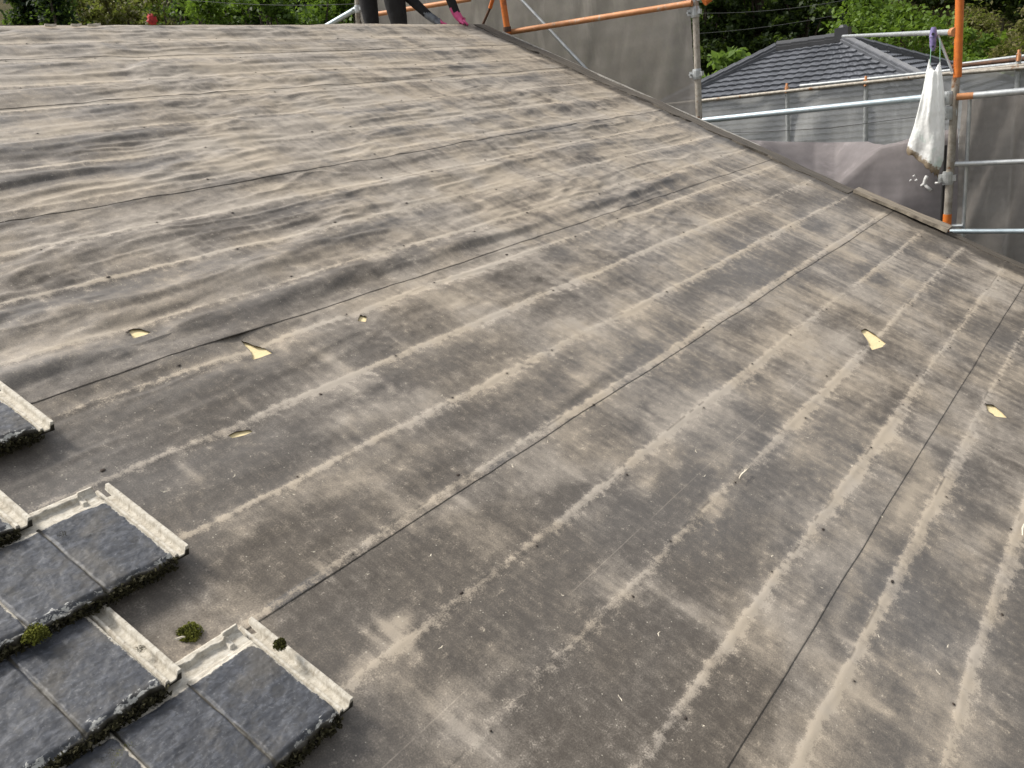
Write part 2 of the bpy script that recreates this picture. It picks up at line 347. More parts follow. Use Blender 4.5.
def dirt(u, v):
    k, t = batten_phase(u, v)
    far = sst(.9, 2.3, v); rgt = sst(1.3, 3.6, u)
    big = fbm(u * .9, v * 2.4, 201, 4) - .5
    blot = fbm(u * 2.6, v * 6.5, 211, 4) - .5
    runs = fbm((u + .06 * v) * 11, v * 1.7, 221, 4, .6) - .5        # washed down the slope
    runs2 = fbm((u + .06 * v) * 34, v * 3.2, 226, 3, .6) - .5
    along = fbm(u * 1.8, v * 14, 231, 4) - .5                        # drawn out along the sheet
    d = .145 + .205 * far + .205 * rgt + big * (.6 - .25 * far) + blot * (1.0 - .55 * far) + (fbm(u * 6, v * 11, 216, 4, .6) - .5) * .6 + runs * (.22 + .5 * rgt) + runs2 * (.16 + .36 * rgt) + along * (.12 + .22 * far)
    # the mark of each batten: a dust line, its strength changing along the roof
    nr = rgt * (1 - far) * (1 - .85 * sst(2.7, 3.9, u + .4 * np.clip(v, -1, 1)))
    ls = np.clip(.5 + 1.5 * (fbm(u * 1.2, k * 2.7, 241, 3) - .36) + .35 * nr + .25 * far, .2, 1.3)
    ls2 = np.clip(.5 + 1.5 * (fbm(u * 1.2, (k + 1) * 2.7, 241, 3) - .36) + .35 * nr + .25 * far, .2, 1.3)
    wdt = .007 + .012 * fbm(u * 3, k * 1.3, 251, 2) + .016 * nr * fbm(u * 4.5, k * 2.3, 252, 3)
    low = PITCH - t                                                   # distance below the mark above
    bl = ls * np.exp(-(t / (wdt * .8)) ** 2) + ls2 * np.exp(-np.clip(low - wdt * .3, 0, 9) / (wdt * (.9 + .9 * nr))) * (1 - .5 * far)
    ragged = .008 + .050 * fbm(u * 7, k * 1.9, 256, 4)
    bl2 = nr * np.clip(1.2 - low / ragged, 0, 1) * (.25 + 1.3 * fbm(u * 14, v * 14, 257, 3)) * ls2
    d += .30 * bl + .40 * bl2
    band = .62 * bl + .85 * bl2
    d += .30 * far * np.exp(-t / .09) * (.4 + fbm(u * 1.7, k * 4.4, 261, 3))       # silt held on the uphill side
    clean = far * np.exp(-((low - .075) / .055) ** 2) * np.clip(.35 + 1.7 * (fbm(u * 1.1, k * 3.9, 271, 3) - .3), 0, 1)
    d -= .28 * clean
    d -= .10 * (1 - far) * np.exp(-((t - .15) / .07) ** 2)
    for (uc, vc, a, bb, s) in SCUFFS:
        q = ((u - uc) / a) ** 2 + ((v - vc) / bb) ** 2
        msk = q < 9
        if msk.any():
            w = np.zeros_like(u); w[msk] = np.exp(-q[msk] * 1.1)
            d += s * w * np.where(s > 0, .95, 1.4) * np.clip(.05 + 2.0 * (fbm((u + .06 * v) * 42, v * 6, 282, 3) - .3) + 1.0 * fbm(u * 9, v * 9, 281, 3), 0, 1.5)
    tide = np.zeros_like(u)
    cool = np.clip(.18 + 1.0 * clean * .4 + 1.4 * (fbm(u * .8 + 4, v * 2, 291, 3) - .5) + .12 * (1 - far), 0, 1)
    # printed line half way up a sheet (seen on the third sheet) and dark specks where staples sit
    ln = np.exp(-((v - .452) / .0022) ** 2) * (fbm(u * 8, u * 0, 301, 3) > .42) * (u > .5)
    dark = np.zeros_like(u)
    crack = np.exp(-((t - .004) / .0035) ** 2) * (fbm(u * 4.5, k * 6.1, 311, 3) > .62) * (fbm(u * 20, k, 312, 2) > .4)
    dark += .55 * crack * (1 - .6 * far)
    # tile shade grime: the ground the tiles kept damp
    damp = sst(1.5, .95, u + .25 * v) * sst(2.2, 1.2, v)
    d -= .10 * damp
    for q in range(150):
        pass
    return np.clip(d, 0, 1), cool, np.clip(dark, 0, 1), np.clip(band, 0, 1)
STAPLES = []
for k in range(-6, 18):
    vb = V0 + PITCH * k
    uu = .4 + rnd.random()
    while uu < 6.0:
        STAPLES.append((uu, vb + rnd.uniform(-.03, .03))); uu += rnd.choice([.3, .45, .45, .6, .9]) + rnd.uniform(-.05, .05)

def pix(pts, ox, oy, sc): return [on_roof(ox + x / sc, oy + y / sc, .012) for x, y in pts]
HOLES = [pix([(103, 303), (118, 296), (150, 294), (172, 302), (196, 305), (172, 315), (150, 322), (125, 329)], 100, 250, 3.73),
         pix([(522, 341), (548, 346), (572, 357), (612, 364), (645, 384), (608, 398), (568, 410), (567, 386), (545, 364)], 100, 250, 3.73),
         pix([(960, 264), (970, 243), (996, 248), (992, 268)], 100, 250, 3.73),
         pix([(478, 692), (506, 678), (556, 670), (574, 675), (540, 690), (492, 701)], 100, 250, 3.73),
         pix([(412, 302), (430, 294), (470, 319), (508, 347), (495, 361), (455, 373), (440, 350)], 750, 250, 3.73),
         pix([(878, 576), (905, 577), (940, 603), (960, 626), (918, 621), (884, 602)], 750, 250, 3.73)]
def poly_dist(P, X, Y):                          # signed distance (negative inside) and nearest boundary point
    best = np.full(X.shape, 1e9); nx = X.copy(); ny = Y.copy(); ins = np.zeros(X.shape, bool)
    n = len(P)
    for i in range(n):
        (ax, ay), (bx, by) = P[i], P[(i + 1) % n]
        dx, dy = bx - ax, by - ay
        t = np.clip(((X - ax) * dx + (Y - ay) * dy) / (dx * dx + dy * dy), 0, 1)
        qx, qy = ax + t * dx, ay + t * dy
        d = np.hypot(X - qx, Y - qy); c = d < best
        best = np.where(c, d, best); nx = np.where(c, qx, nx); ny = np.where(c, qy, ny)
        cr = ((ay > Y) != (by > Y)) & (X < (bx - ax) * (Y - ay) / (by - ay + 1e-12) + ax)
        ins ^= cr
    return np.where(ins, -best, best), nx, ny

house = thing('stripped_house_roof', 'big pitched roof stripped down to dusty grey brown roofing felt, torn in a few places', 'house', RP(2.5, 1.0, -2.0))
def felt_sheet(i):
    vL = LAPS[i]; top = i == len(LAPS) - 1
    vT = (LAPS[i + 1] + .10) if not top else V_RIDGE - .004
    if i < 1: du, dv = .03, .03
    elif i < 5: du, dv = .0085, .006
    else: du, dv = .0125, .0075
    uL = np.arange(U_L, .25, .03)
    us = np.concatenate([uL, np.arange(.25, U_R - .02, du), [U_R]])
    vs = np.concatenate([[vL], np.arange(vL + dv * .6, vT, dv), [vT]])
    U, V = np.meshgrid(us, vs)
    if True:                                     # the cut edge is never quite straight
        e = np.exp(-(V - vL) / .03)
        V = V + e * (fbm(U * 2.2, U * 0 + i * 5, 400 + i, 3) - .5) * .012
    H = Hf(U, V)
    s = V - vL
    lift = .0005 * np.exp(-s / .25) + (.0026 if i < 4 else .002) * np.clip(fbm(U * 2.6, U * 0 + i * 3.3, 420 + i, 3) - .47, 0, 1) * np.exp(-s / .035)
    H = H + lift
    if not top:
        under = sst(LAPS[i + 1] - .03, LAPS[i + 1] + .012, V)
        H = H - .0008 * under
        H = H - .003 * sst(LAPS[i + 1] + .014, LAPS[i + 1] + .05, V)     # tucked below the sheet above
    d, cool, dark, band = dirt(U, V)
    edge_ = sst(5.90, 6.0, U + (fbm(V * 6, V * 0, 455, 3) - .5) * .12); d = d * (1 - .75 * edge_); band = band * (1 - .8 * edge_); dark = np.maximum(dark, .45 * edge_)
    d = d + .18 * np.exp(-((s - .012) / .014) ** 2) * (fbm(U * 5, U * 0 + i, 430, 3) - .2)
    d = d - .12 * np.exp(-(s / .004) ** 2)
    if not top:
        # darkened along the foot of the lap above; the third sheet keeps a clean dark strip there
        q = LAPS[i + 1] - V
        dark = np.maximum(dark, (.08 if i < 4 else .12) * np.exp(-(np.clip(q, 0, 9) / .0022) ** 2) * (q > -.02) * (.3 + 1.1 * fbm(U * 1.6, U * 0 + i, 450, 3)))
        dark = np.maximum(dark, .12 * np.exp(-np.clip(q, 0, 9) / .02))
    if i == 3:
        strip = ((s > .001) & (s < .024)).astype(float) * sst(.50, .56, fbm(U * 2.2, U * 0 + 3, 440, 3) + .3 * np.exp(-((U - 1.0) / .12) ** 2) + .25 * np.exp(-((U - 1.78) / .15) ** 2)) * (U < 2.6)
        d = d * (1 - .7 * strip); cool = np.maximum(cool, .7 * strip)
    for (su, sv) in STAPLES:
        if vL - .02 < sv < vT:
            j = np.searchsorted(us, su); a, b2 = max(j - 4, 0), j + 5
            r0 = np.searchsorted(vs, sv); c0, c1 = max(r0 - 5, 0), r0 + 6
            q = ((U[c0:c1, a:b2] - su) / .007) ** 2 + ((V[c0:c1, a:b2] - sv) / .005) ** 2
            dark[c0:c1, a:b2] = np.maximum(dark[c0:c1, a:b2], .8 * np.exp(-q))
    nv, nu = U.shape
    kill = np.zeros(U.shape, bool)
    for P in HOLES:
        pa = np.array(P)
        if pa[:, 1].max() < vL or pa[:, 1].min() > vT: continue
        sd, nx, ny = poly_dist(P, U, V)
        near = np.abs(sd) < .005
        cv = pa[:, 1].mean()
        H = H - np.maximum(H - .0090, 0) * np.exp(-(np.clip(sd, 0, 9) / .05) ** 2) * .95 + .0025 * np.exp(-np.clip(sd, 0, 9) / .012) * sst(-.005, .02, V - cv)
        d = d - .25 * np.exp(-np.abs(sd) / .006)
        U = np.where(near, nx, U); V = np.where(near, ny, V)
        kill |= (sd < -.0049)
        kill |= (sd < 0) & ~near
    # outer edge bends down over the verge
    H = H + .002
    W = U[..., None] * XAX + V[..., None] * UPS + H[..., None] * NRM
    idx = np.arange(nv * nu).reshape(nv, nu)
    F = np.stack([idx[:-1, :-1], idx[:-1, 1:], idx[1:, 1:], idx[1:, :-1]], -1).reshape(-1, 4)
    kf = kill.ravel()
    # a face goes when its centre lies inside a tear
    uc = U.ravel()[F].mean(1); vc = V.ravel()[F].mean(1)
    drop = np.zeros(len(F), bool)
    for P in HOLES:
        pa = np.array(P)
        m = (uc > pa[:, 0].min()) & (uc < pa[:, 0].max()) & (vc > pa[:, 1].min()) & (vc < pa[:, 1].max())
        if m.any():
            sd, _, _ = poly_dist(P, uc[m], vc[m]); q = np.zeros(len(F), bool); q[np.where(m)[0]] = sd < 0; drop |= q
    F = F[~drop]
    # thickness at the lower cut edge
    low = W[0] - NRM * .0012
    base = nv * nu
    Wl = np.concatenate([W.reshape(-1, 3), low])
    j = np.arange(nu - 1)
    F2 = np.stack([base + j, base + j + 1, j + 1, j], -1)
    F = np.concatenate([F, F2])
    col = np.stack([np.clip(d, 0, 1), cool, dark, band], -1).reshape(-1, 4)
    lowc = col[:nu].copy(); lowc[:, 0] = 0; lowc[:, 2] = .35
    uvw = np.stack([U, V, np.full_like(U, i * 1.7)], -1).reshape(-1, 3)
    o = mesh_ob('felt_sheet', Wl, F, M['felt'], house, True, {'surf': np.concatenate([col, lowc]), 'uvw': np.concatenate([uvw, uvw[:nu]])})
    return o
for i in range(len(LAPS)): felt_sheet(i)

for P in HOLES:                                  # torn edges of the felt, curling up round each hole
    pa = np.array(P); c = pa.mean(0); n = len(pa); V = []; F = []
    ring = []
    for i in range(n):
        for t in np.linspace(0, 1, 7)[:-1]: ring.append(pa[i] * (1 - t) + pa[(i + 1) % n] * t)
    ring = np.array(ring); m = len(ring)
    for i, q in enumerate(ring):
        z = float(Hf(np.array([q[0]]), np.array([q[1]]))[0]); z = z - max(z - .009, 0) * .95 + .0016; kk = min(1.0, np.ptp(pa[:, 1]) / .06) ** 2
        up = q[1] > c[1]; d = (c - q) / (np.linalg.norm(c - q) + 1e-6); o = q - d * .004
        k = vn(i * .55, c[0] * 31, 97); w = ((.0012 + .0045 * k) if up else (.0004 + .0016 * k)) * kk
        V += [RP(o[0], o[1], z), RP(q[0] + d[0] * w * .5, q[1] + d[1] * w * .5, z + w * .40), RP(q[0] + d[0] * w, q[1] + d[1] * w, z + w * (1.0 if up else -.3))]
    for i in range(m):
        a, b = i * 3, ((i + 1) % m) * 3
        F += [(a, b, b + 1, a + 1), (a + 1, b + 1, b + 2, a + 2)]
    cl_ = np.tile([[.22, .2, .25, 0.0]], (len(V), 1)); cl_[1::3, 0] = .35; cl_[2::3, 2] = .6
    mesh_ob('torn_edge', V, F, M['felt'], house, True, {'surf': cl_, 'uvw': np.array([(v[0], v[1], 3.0) for v in V])})
mb = MB()
for (su, sv) in STAPLES:
    if su > 6.0: continue
    z = float(Hf(np.array([su]), np.array([sv]))[0]) + .0035
    c = RP(su, sv, z); r = rnd.uniform(.0025, .0052); e1 = XAX * r * rnd.uniform(.8, 1.7); e2 = UPS * r
    V = [c + e1 * math.cos(k * 1.0472) * rnd.uniform(.7, 1.2) + e2 * math.sin(k * 1.0472) * rnd.uniform(.7, 1.2) for k in range(6)] + [c + NRM * .0016]
    mb.add(V, [(k, (k + 1) % 6, 6) for k in range(6)])
M['nail'] = simple('rusty_nail_head', (.05, .035, .026), (.022, .018, .015), 60, .85)
tag(mb.build('nail_heads', M['nail'], house), kind='stuff')
# deck under the felt, the other slope, gables, walls
def slab(mb, u0, u1, v0, v1, h0, h1, mi=0):
    c = RP((u0 + u1) / 2, (v0 + v1) / 2, (h0 + h1) / 2)
    mb.box(c, XAX * (u1 - u0) / 2, UPS * (v1 - v0) / 2, NRM * (h1 - h0) / 2, mi)
mb = MB(); slab(mb, U_L - .02, U_R - .12, -1.86, V_RIDGE - .03, -.03, .0072)
mb.build('roof_deck', M['deck'], house)
zr = V_RIDGE * math.sin(TH); yr = V_RIDGE * math.cos(TH)
nb = np.array([0, math.sin(TH), math.cos(TH)]); dn = np.array([0, math.cos(TH), -math.sin(TH)])
RID = np.array([0, yr, zr])
# back slope sheet
us = np.linspace(U_L, U_R, 90); ws = np.linspace(0, 6.2, 60)
U, Wd = np.meshgrid(us, ws); hb = .018 + (fbm(U * 1.5, Wd * 6, 500, 3) - .5) * .01
W = RID + U[..., None] * XAX + Wd[..., None] * dn + hb[..., None] * nb
W[0] = RP(0, V_RIDGE, .02) + us[:, None] * XAX
idx = np.arange(U.size).reshape(U.shape)
F = np.stack([idx[:-1, :-1], idx[1:, :-1], idx[1:, 1:], idx[:-1, 1:]], -1).reshape(-1, 4)
dd = np.clip(.35 + (fbm(U * 1.2, Wd * 3, 501, 4) - .5), 0, 1)
mesh_ob('rear_felt', W.reshape(-1, 3), F, M['felt'], house, True, {'surf': np.stack([dd, dd * 0 + .4, dd * 0, dd * 0], -1).reshape(-1, 4), 'uvw': np.stack([U, Wd, U * 0], -1).reshape(-1, 3)})
# felt strip folded over the ridge
us = np.arange(U_L, 6.06, .03)
prof = [(-.085, .001), (-.08, .0095), (-.045, .013), (-.01, .02), (.012, .022), (.045, .013), (.085, .008)]
VV = []; col = []; uvw = []
for a, (p, hgt) in enumerate(prof):
    for u in us:
        w = (vn(u * 2.1, 3.0, 9) - .5) * .012 + (vn(u * 7, 8.0, 9) - .5) * .005
        hh = hgt + .006 + (vn(u * 1.7, 1.0 + a * .3, 12) - .5) * .010 + (vn(u * 8, a * .7, 13) - .5) * .004
        if p <= 0: q = RP(u, V_RIDGE + p + (w if a < 2 else 0), hh)
        else: q = RID + XAX * u + dn * (p + w) + nb * hh
        VV.append(q); col.append((.70 + .4 * (vn(u * 5, a, 14) - .5), .2, .0, .3 * vn(u * 3, 5, 77))); uvw.append((u, 4.5 + p, 9))
n = len(us)
FF = np.array([(a * n + i, a * n + i + 1, (a + 1) * n + i + 1, (a + 1) * n + i) for a in range(len(prof) - 1) for i in range(n - 1)])
mesh_ob('ridge_felt_strip', np.array(VV), FF, M['felt'], house, True, {'surf': np.array(col), 'uvw': np.array(uvw)})
# walls
ye = -1.3; yb = yr + 5.2
mb = MB()
x0, x1 = U_L + .35, 5.75
def zroof(y): return (y * math.tan(TH) if y < yr else zr - (y - yr) * math.tan(TH)) - .06
for x in (x0, x1):
    prof = [(ye, GROUND), (yb, GROUND), (yb, zroof(yb)), (yr, zroof(yr)), (ye, zroof(ye))]
    V = [(x - .08, y, z) for y, z in prof] + [(x + .08, y, z) for y, z in prof]
    k = 5
    mb.add(V, [tuple(reversed(range(k))), tuple(range(k, 2 * k))] + [(i, (i + 1) % k, k + (i + 1) % k, k + i) for i in range(k)])
for y in (ye, yb):
    mb.box((.5 * (x0 + x1), y, (GROUND + zroof(y) - .01) / 2), (.5 * (x1 - x0) - .085, 0, 0), (0, .08, 0), (0, 0, (zroof(y) - .01 - GROUND) / 2))
mb.build('wall', M['plaster'], house)
# verge: timber along the gable edge, drip edge, one loose plank
def strip_along_v(name, u0, u1, v0, v1, h0, h1, mat, seed=0, jag=0.0, n=70, lift=None):
    mb = MB(); prev = None; V = []; F = []
    for i in range(n + 1):
        v = v0 + (v1 - v0) * i / n
        ju = (vn(v * 5, seed, 600) - .5) * jag + (vn(v * 23, seed, 601) - .5) * jag * .5
        jh = (vn(v * 4, seed, 602) - .5) * jag * .35
        lf = lift(i / n) if lift else 0
        for (uu, hh) in ((u0 + ju, h0), (u1, h0), (u1, h1 + jh), (u0 + ju, h1 + jh)):
            V.append(RP(uu, v, hh + lf))
    for i in range(n):
        for k in range(4):
            a, b = i * 4 + k, i * 4 + (k + 1) % 4
            F.append((a, b, b + 4, a + 4))
    F.append((3, 2, 1, 0)); F.append(tuple(n * 4 + k for k in range(4)))
    mb.add(V, F); return mb.build(name, mat, house)
strip_along_v('verge_board', 6.03, 6.185, 1.16, V_RIDGE - .01, -.06, .026, M['timber'], 1, .05)
strip_along_v('drip_edge', 6.188, 6.203, 1.9, V_RIDGE - .2, -.05, .030, M['trim'], 2, .006)
strip_along_v('loose_verge_plank', 6.09, 6.215, .50, 1.15, .004, .026, M['timber_pale'], 3, .022, 40, lambda t: .016 + .012 * (1 - t))
strip_along_v('verge_batten', 6.10, 6.20, -1.85, .49, -.06, .022, M['timber'], 4, .03)
strip_along_v('verge_packing', 6.13, 6.19, .50, 1.15, -.06, .014, M['timber'], 5, .01)

# ------------------------------------------------------------------ roof tiles (flat, slate look, two slates to a tile)
def tile_grid(x0, x1, y0, y1, step, hfun, sfun, zb, name, mat, front_jit=False, seed=0):
    nx = max(3, int(round((x1 - x0) / step))); ny = max(3, int(round((y1 - y0) / step)))
    xs = np.linspace(x0, x1, nx + 1); ys = np.linspace(y0, y1, ny + 1)
    X, Y = np.meshgrid(xs, ys)
    Yp = Y.copy(); Xp = X.copy()
    if front_jit:
        e = np.exp(-(Y - y0) / .006)
        Yp = Y + e * ((fbm(X * 60, X * 0, 700 + seed, 3) - .5) * .010 + (fbm(X * 14, X * 0, 720 + seed, 2) - .5) * .008)
    Z = hfun(X, Y)
    sf = sfun(X, Y)
    P = np.stack([Xp, Yp, Z], -1).reshape(-1, 3); col = sf.reshape(-1, 3)
    idx = np.arange(X.size).reshape(X.shape)
    F = [tuple(q) for q in np.stack([idx[:-1, :-1], idx[:-1, 1:], idx[1:, 1:], idx[1:, :-1]], -1).reshape(-1, 4)]
    ring = list(idx[0, :]) + list(idx[1:, -1]) + list(idx[-1, -2::-1]) + list(idx[-2:0, 0])
    base = len(P); rp = P[ring].copy(); mid = rp.copy()
    mid[:, 2] = np.where(rp[:, 1] < y0 + .02, (rp[:, 2] + zb) * .5, (rp[:, 2] + zb) * .5)
    rp[:, 2] = zb
    if front_jit:
        fr = np.abs(P[ring][:, 1] - y0) < .02
        mid[fr, 1] += (fbm(mid[fr, 0] * 70, mid[fr, 0] * 0, 730 + seed, 2) - .5) * .010 - .002
        rp[fr, 1] += .006
    n = len(ring)
    P = np.concatenate([P, mid, rp]); rc = col[ring].copy()
    fr = P[base:base + n, 1] < y0 + .012
    rc[fr, 2] = .8; rc[fr, 1] = .30
    col = np.concatenate([col, rc, rc])
    for i in range(n):
        j = (i + 1) % n
        F.append((ring[j], ring[i], base + i, base + j)); F.append((base + j, base + i, base + n + i, base + n + j))
    F.append(tuple(base + n + i for i in range(n))[::-1])
    return mesh_ob(name, P, F, mat, None, True, {'surf': col})
TW, TL = .300, .300
def tile_parts(seed):
    sl = [(-.341, -.191), (-.191, -.041)]
    def ztop(X, Y):
        z = np.full_like(X, .020)
        for k, (a, b) in enumerate(sl):
            jit = (fbm(Y * 22, Y * 0 + k, 740 + seed, 3) - .5) * .010
            top = .243 + (fbm(X * 30, X * 0 + k, 750 + seed, 2) - .5) * .014
            # rounded upper corners, chamfered lower ones
            cx = (a + b) / 2; hw = (b - a) / 2 - .0022
            ex = hw - np.abs(X - cx - jit * .6)
            ey = np.minimum(top - Y, 9)
            m = sst(-.001, .0022, np.minimum(ex, ey))
            tilt = (.0035 if k == seed % 2 else -.001) * (1 - Y / .25)
            riv = (fbm(X * 26 + k * 7, Y * 40, 760 + seed, 4) - .5) * .0042 + (fbm(X * 9 + k * 3, Y * 13, 770 + seed, 2) - .5) * .0038
            ter = np.floor(fbm(X * 11 + Y * 6, Y * 15, 775 + seed + k, 3) * 7) * .0006
            z += m * (.0055 + tilt + riv + ter - .004)
        z -= .007 * sst(.014, 0, Y) * (.4 + 1.2 * fbm(X * 40, X * 0, 776 + seed, 3))
        # head: raised rim with a ragged lower side, and one small rib
        rag = .284 + (fbm(X * 45, X * 0, 780 + seed, 3) - .5) * .012
        z += .008 * sst(-.0015, .0015, Y - rag) * (X < -.075) + .011 * sst(-.001, .001, Y - .294) * (X >= -.075)
        z += .007 * ((np.abs(X + .078) < .006) & (Y > .262) & (Y < .287))
        z -= .003 * ((Y > .252) & (Y < rag - .002))
        return z + (fbm(X * 90, Y * 90, 790 + seed, 2) - .5) * .001
    def sfun(X, Y):
        # paint stops short of the head and of the right-hand channel, with a rounded corner
        dx = (-.047 + (fbm(Y * 25, Y * 0, 800 + seed, 3) - .5) * .010) - X
        dy = (.240 + (fbm(X * 14, X * 0, 810 + seed, 3) - .5) * .022) - Y
        r = .011
        inx = np.minimum(dx, r); iny = np.minimum(dy, r)
        dd = np.minimum(np.minimum(dx, dy), r - np.hypot(r - inx, r - iny))
        paint = np.clip(.5 + dd / .016, 0, 1.2)
        lich = .62 * np.exp(-np.clip(Y - .004, 0, 9) / .020) * (.35 + 1.1 * fbm(X * 9, X * 0, 820 + seed, 3)) + .12 * fbm(X * 20, Y * 20, 830 + seed, 3)
        groove = np.exp(-((X + .191) / .0032) ** 2) * (Y < .25) + np.exp(-((X + .341) / .005) ** 2)
        dirt_ = 1.0 * groove * (.4 + fbm(X * 9, Y * 16, 835 + seed, 2)) + .8 * np.exp(-np.clip(Y, 0, 9) / .009) + .38 * np.exp(-((Y - .245) / .006) ** 2) * (fbm(X * 18, X * 0, 840 + seed, 2) > .52)
        return np.stack([paint, lich, dirt_], -1)
    body = tile_grid(-.341, -.041, 0, TL, .0024, ztop, sfun, 0.0, 'slate_face', M['tile'], True, seed)
    def zrail(X, Y):
        z = np.full_like(X, .004)
        z += .017 * sst(.0105, .0080, -X) + .009 * sst(.0245, .0262, -X) * sst(.0345, .0325, -X) - .0045 * sst(.0335, .0350, -X) + .0045 * sst(.0345, .036, -X)
        return z + (fbm(X * 60, Y * 40, 850 + seed, 2) - .5) * .0016
    def srail(X, Y):
        z = np.zeros_like(X)
        dirt_ = .42 * np.exp(-((X + .0345) / .0020) ** 2) + .16 * np.exp(-((X + .0115) / .002) ** 2) + .18 * fbm(X * 50, Y * 9, 860 + seed, 3)
        return np.stack([z, z, dirt_], -1)
    rail = tile_grid(-.0408, 0, .006, TL, .0016, zrail, srail, -.004, 'side_channel', M['tile'], False, seed)
    # moss and grime hanging along the front lip
    r2 = np.random.default_rng(seed + 50)
    mb = MB()
    for i in range(900):
        x = r2.uniform(-.341, -.035); t = r2.random()
        if fbm(np.array(x * 12.), np.array(seed * 1.), 870, 2) < .47 and t < .88: continue
        c = np.array([x, r2.normal(-.004, .004), r2.uniform(-.012, .016)])
        s = r2.uniform(.0022, .0065)
        d1, d2, d3 = [r2.normal(size=3) for _ in range(3)]
        V = [c + s * d1 / np.linalg.norm(d1), c + s * d2 / np.linalg.norm(d2), c + s * d3 / np.linalg.norm(d3), c - s * (d1 + d2 + d3) / 3]
        mb.add(V, [(0, 1, 2), (0, 2, 3), (0, 3, 1), (1, 3, 2)])
    me = mb.build('moss_fringe', M['moss_dark'])
    return body, rail, me
PROTO = [tile_parts(s) for s in range(4)]
TROT = Matrix((XAX, UPS, NRM)).transposed().to_4x4()
used = set()
def place_tile(u, v, seed, label, group, yaw=0.0, head=.014):
    t = thing('roof_tile', label, 'roof tile', RP(u, v, head + .0295), group)
    lean = math.asin(.030 / .257)
    Mx = TROT @ Matrix.Rotation(yaw, 4, 'Z') @ Matrix.Rotation(-lean, 4, 'X')
    t.rotation_euler = Mx.to_euler()
    for src in PROTO[seed]:
        if seed in used:
            c = src.copy(); C.objects.link(c)
        else: c = src
        c.parent = t; c.matrix_parent_inverse = Matrix()
    used.add(seed)
    return t
GT = 'slate look roof tiles left on the lower corner'
FV = [1.585, 1.330, 1.073, .826, .568]
place_tile(.865, FV[0], 1, 'highest slate look tile, at the left edge, its front lip jutting over bare felt', GT)
place_tile(.672, FV[1], 2, 'tile at the left edge in the second course down, showing little but its cream channel', GT, .006)
place_tile(.866, FV[2], 0, 'slate look tile with bare cream head, end of the third course down', GT)
place_tile(.866 - TW, FV[2], 3, 'slate look tile left of the cream headed one in the third course down', GT)
place_tile(.672, FV[3], 1, 'bluish slate tile under the mossy lip, its cream channel dotted with one dark moss bit', GT, .012)
place_tile(.672 - TW, FV[3], 2, 'brownish slate tile at the left edge, one course above the lowest', GT, .012)
place_tile(.865, FV[4], 3, 'lowest slate look tile, with a round moss ball on its cream channel', GT)
place_tile(.865 - TW, FV[4], 0, 'slate look tile at the bottom edge, carrying crumbs of brown moss', GT)
lab = 'slate look roof tile further left in its course, beyond the picture edge'
for (u, v, s) in [(.565, FV[0], 0), (.372, FV[1], 3), (.266, FV[2], 1), (.072, FV[3], 0), (.265, FV[4], 2)]:
    place_tile(u, v, s, lab, GT)

# moss clumps
def moss_clump(name, u, v, h, r, mat, label, n=260, flat=.6, group=None, seed=0, fib=1.0):
    r2 = np.random.default_rng(900 + seed); mb = MB(); c0 = RP(u, v, h)
    for i in range(n):
        d = r2.normal(size=3); d /= np.linalg.norm(d); d2 = d[0] * XAX + d[1] * UPS + abs(d[2]) * flat * NRM
        rr = r * r2.random() ** .4 * (.75 + .5 * fbm(np.array(d[0] * 1.5 + 5), np.array(d[1] * 1.5 + seed), 910, 2))
        c = c0 + d2 * rr; s = r * .075 * fib * r2.uniform(.6, 1.5)
        a, b, e = [r2.normal(size=3) for _ in range(3)]
        V = [c + s * a / np.linalg.norm(a), c + s * b / np.linalg.norm(b), c + s * e / np.linalg.norm(e), c - s * (a + b + e) / 3]
        mb.add(V, [(0, 1, 2), (0, 2, 3), (0, 3, 1), (1, 3, 2)])
    o = mb.build(name, mat); tag(o, label, 'moss', group); return o
MU, MV = on_roof(190, 632, .02)
moss_clump('moss_clump', MU, MV, .014, .026, M['moss_green'], 'green moss clump on the felt just above the lowest tile', 1400, .7, seed=1)
MU, MV = on_roof(279, 648, .058)
moss_clump('moss_ball', MU, MV, .0655, .0140, M['moss_mid'], 'round dark moss ball on the cream channel of the lowest tile', 1300, 1.0, seed=2, fib=1.5)
MU, MV = on_roof(141, 646, .062)
moss_clump('moss_bit', MU, MV, .052, .009, M['moss_dark'], 'dark moss bit on the cream channel of the bluish tile', 360, .8, seed=3)
MU, MV = on_roof(36, 632, .07)
moss_clump('moss_tuft', MU, MV, .060, .026, M['moss_green'], 'bright green moss tuft hanging from the third course lip', 900, .7, seed=4)
MU, MV = on_roof(118, 755, .055)
for k in range(9):
    moss_clump('moss_crumb', MU + rnd.uniform(-.035, .03), MV + rnd.uniform(-.025, .03), .056, rnd.uniform(.005, .011), M['moss_dark'] if k % 3 else M['moss_green'], 'crumb of brown moss scattered on the bottom edge tile', 60, .7, 'moss crumbs on the tile at the bottom edge', 20 + k)
MU, MV = on_roof(62, 531, .06)
moss_clump('moss_smear', MU, MV, .050, .011, M['moss_dark'], 'black moss smear in the joint below the cream head of the third course', 140, .5, seed=6)

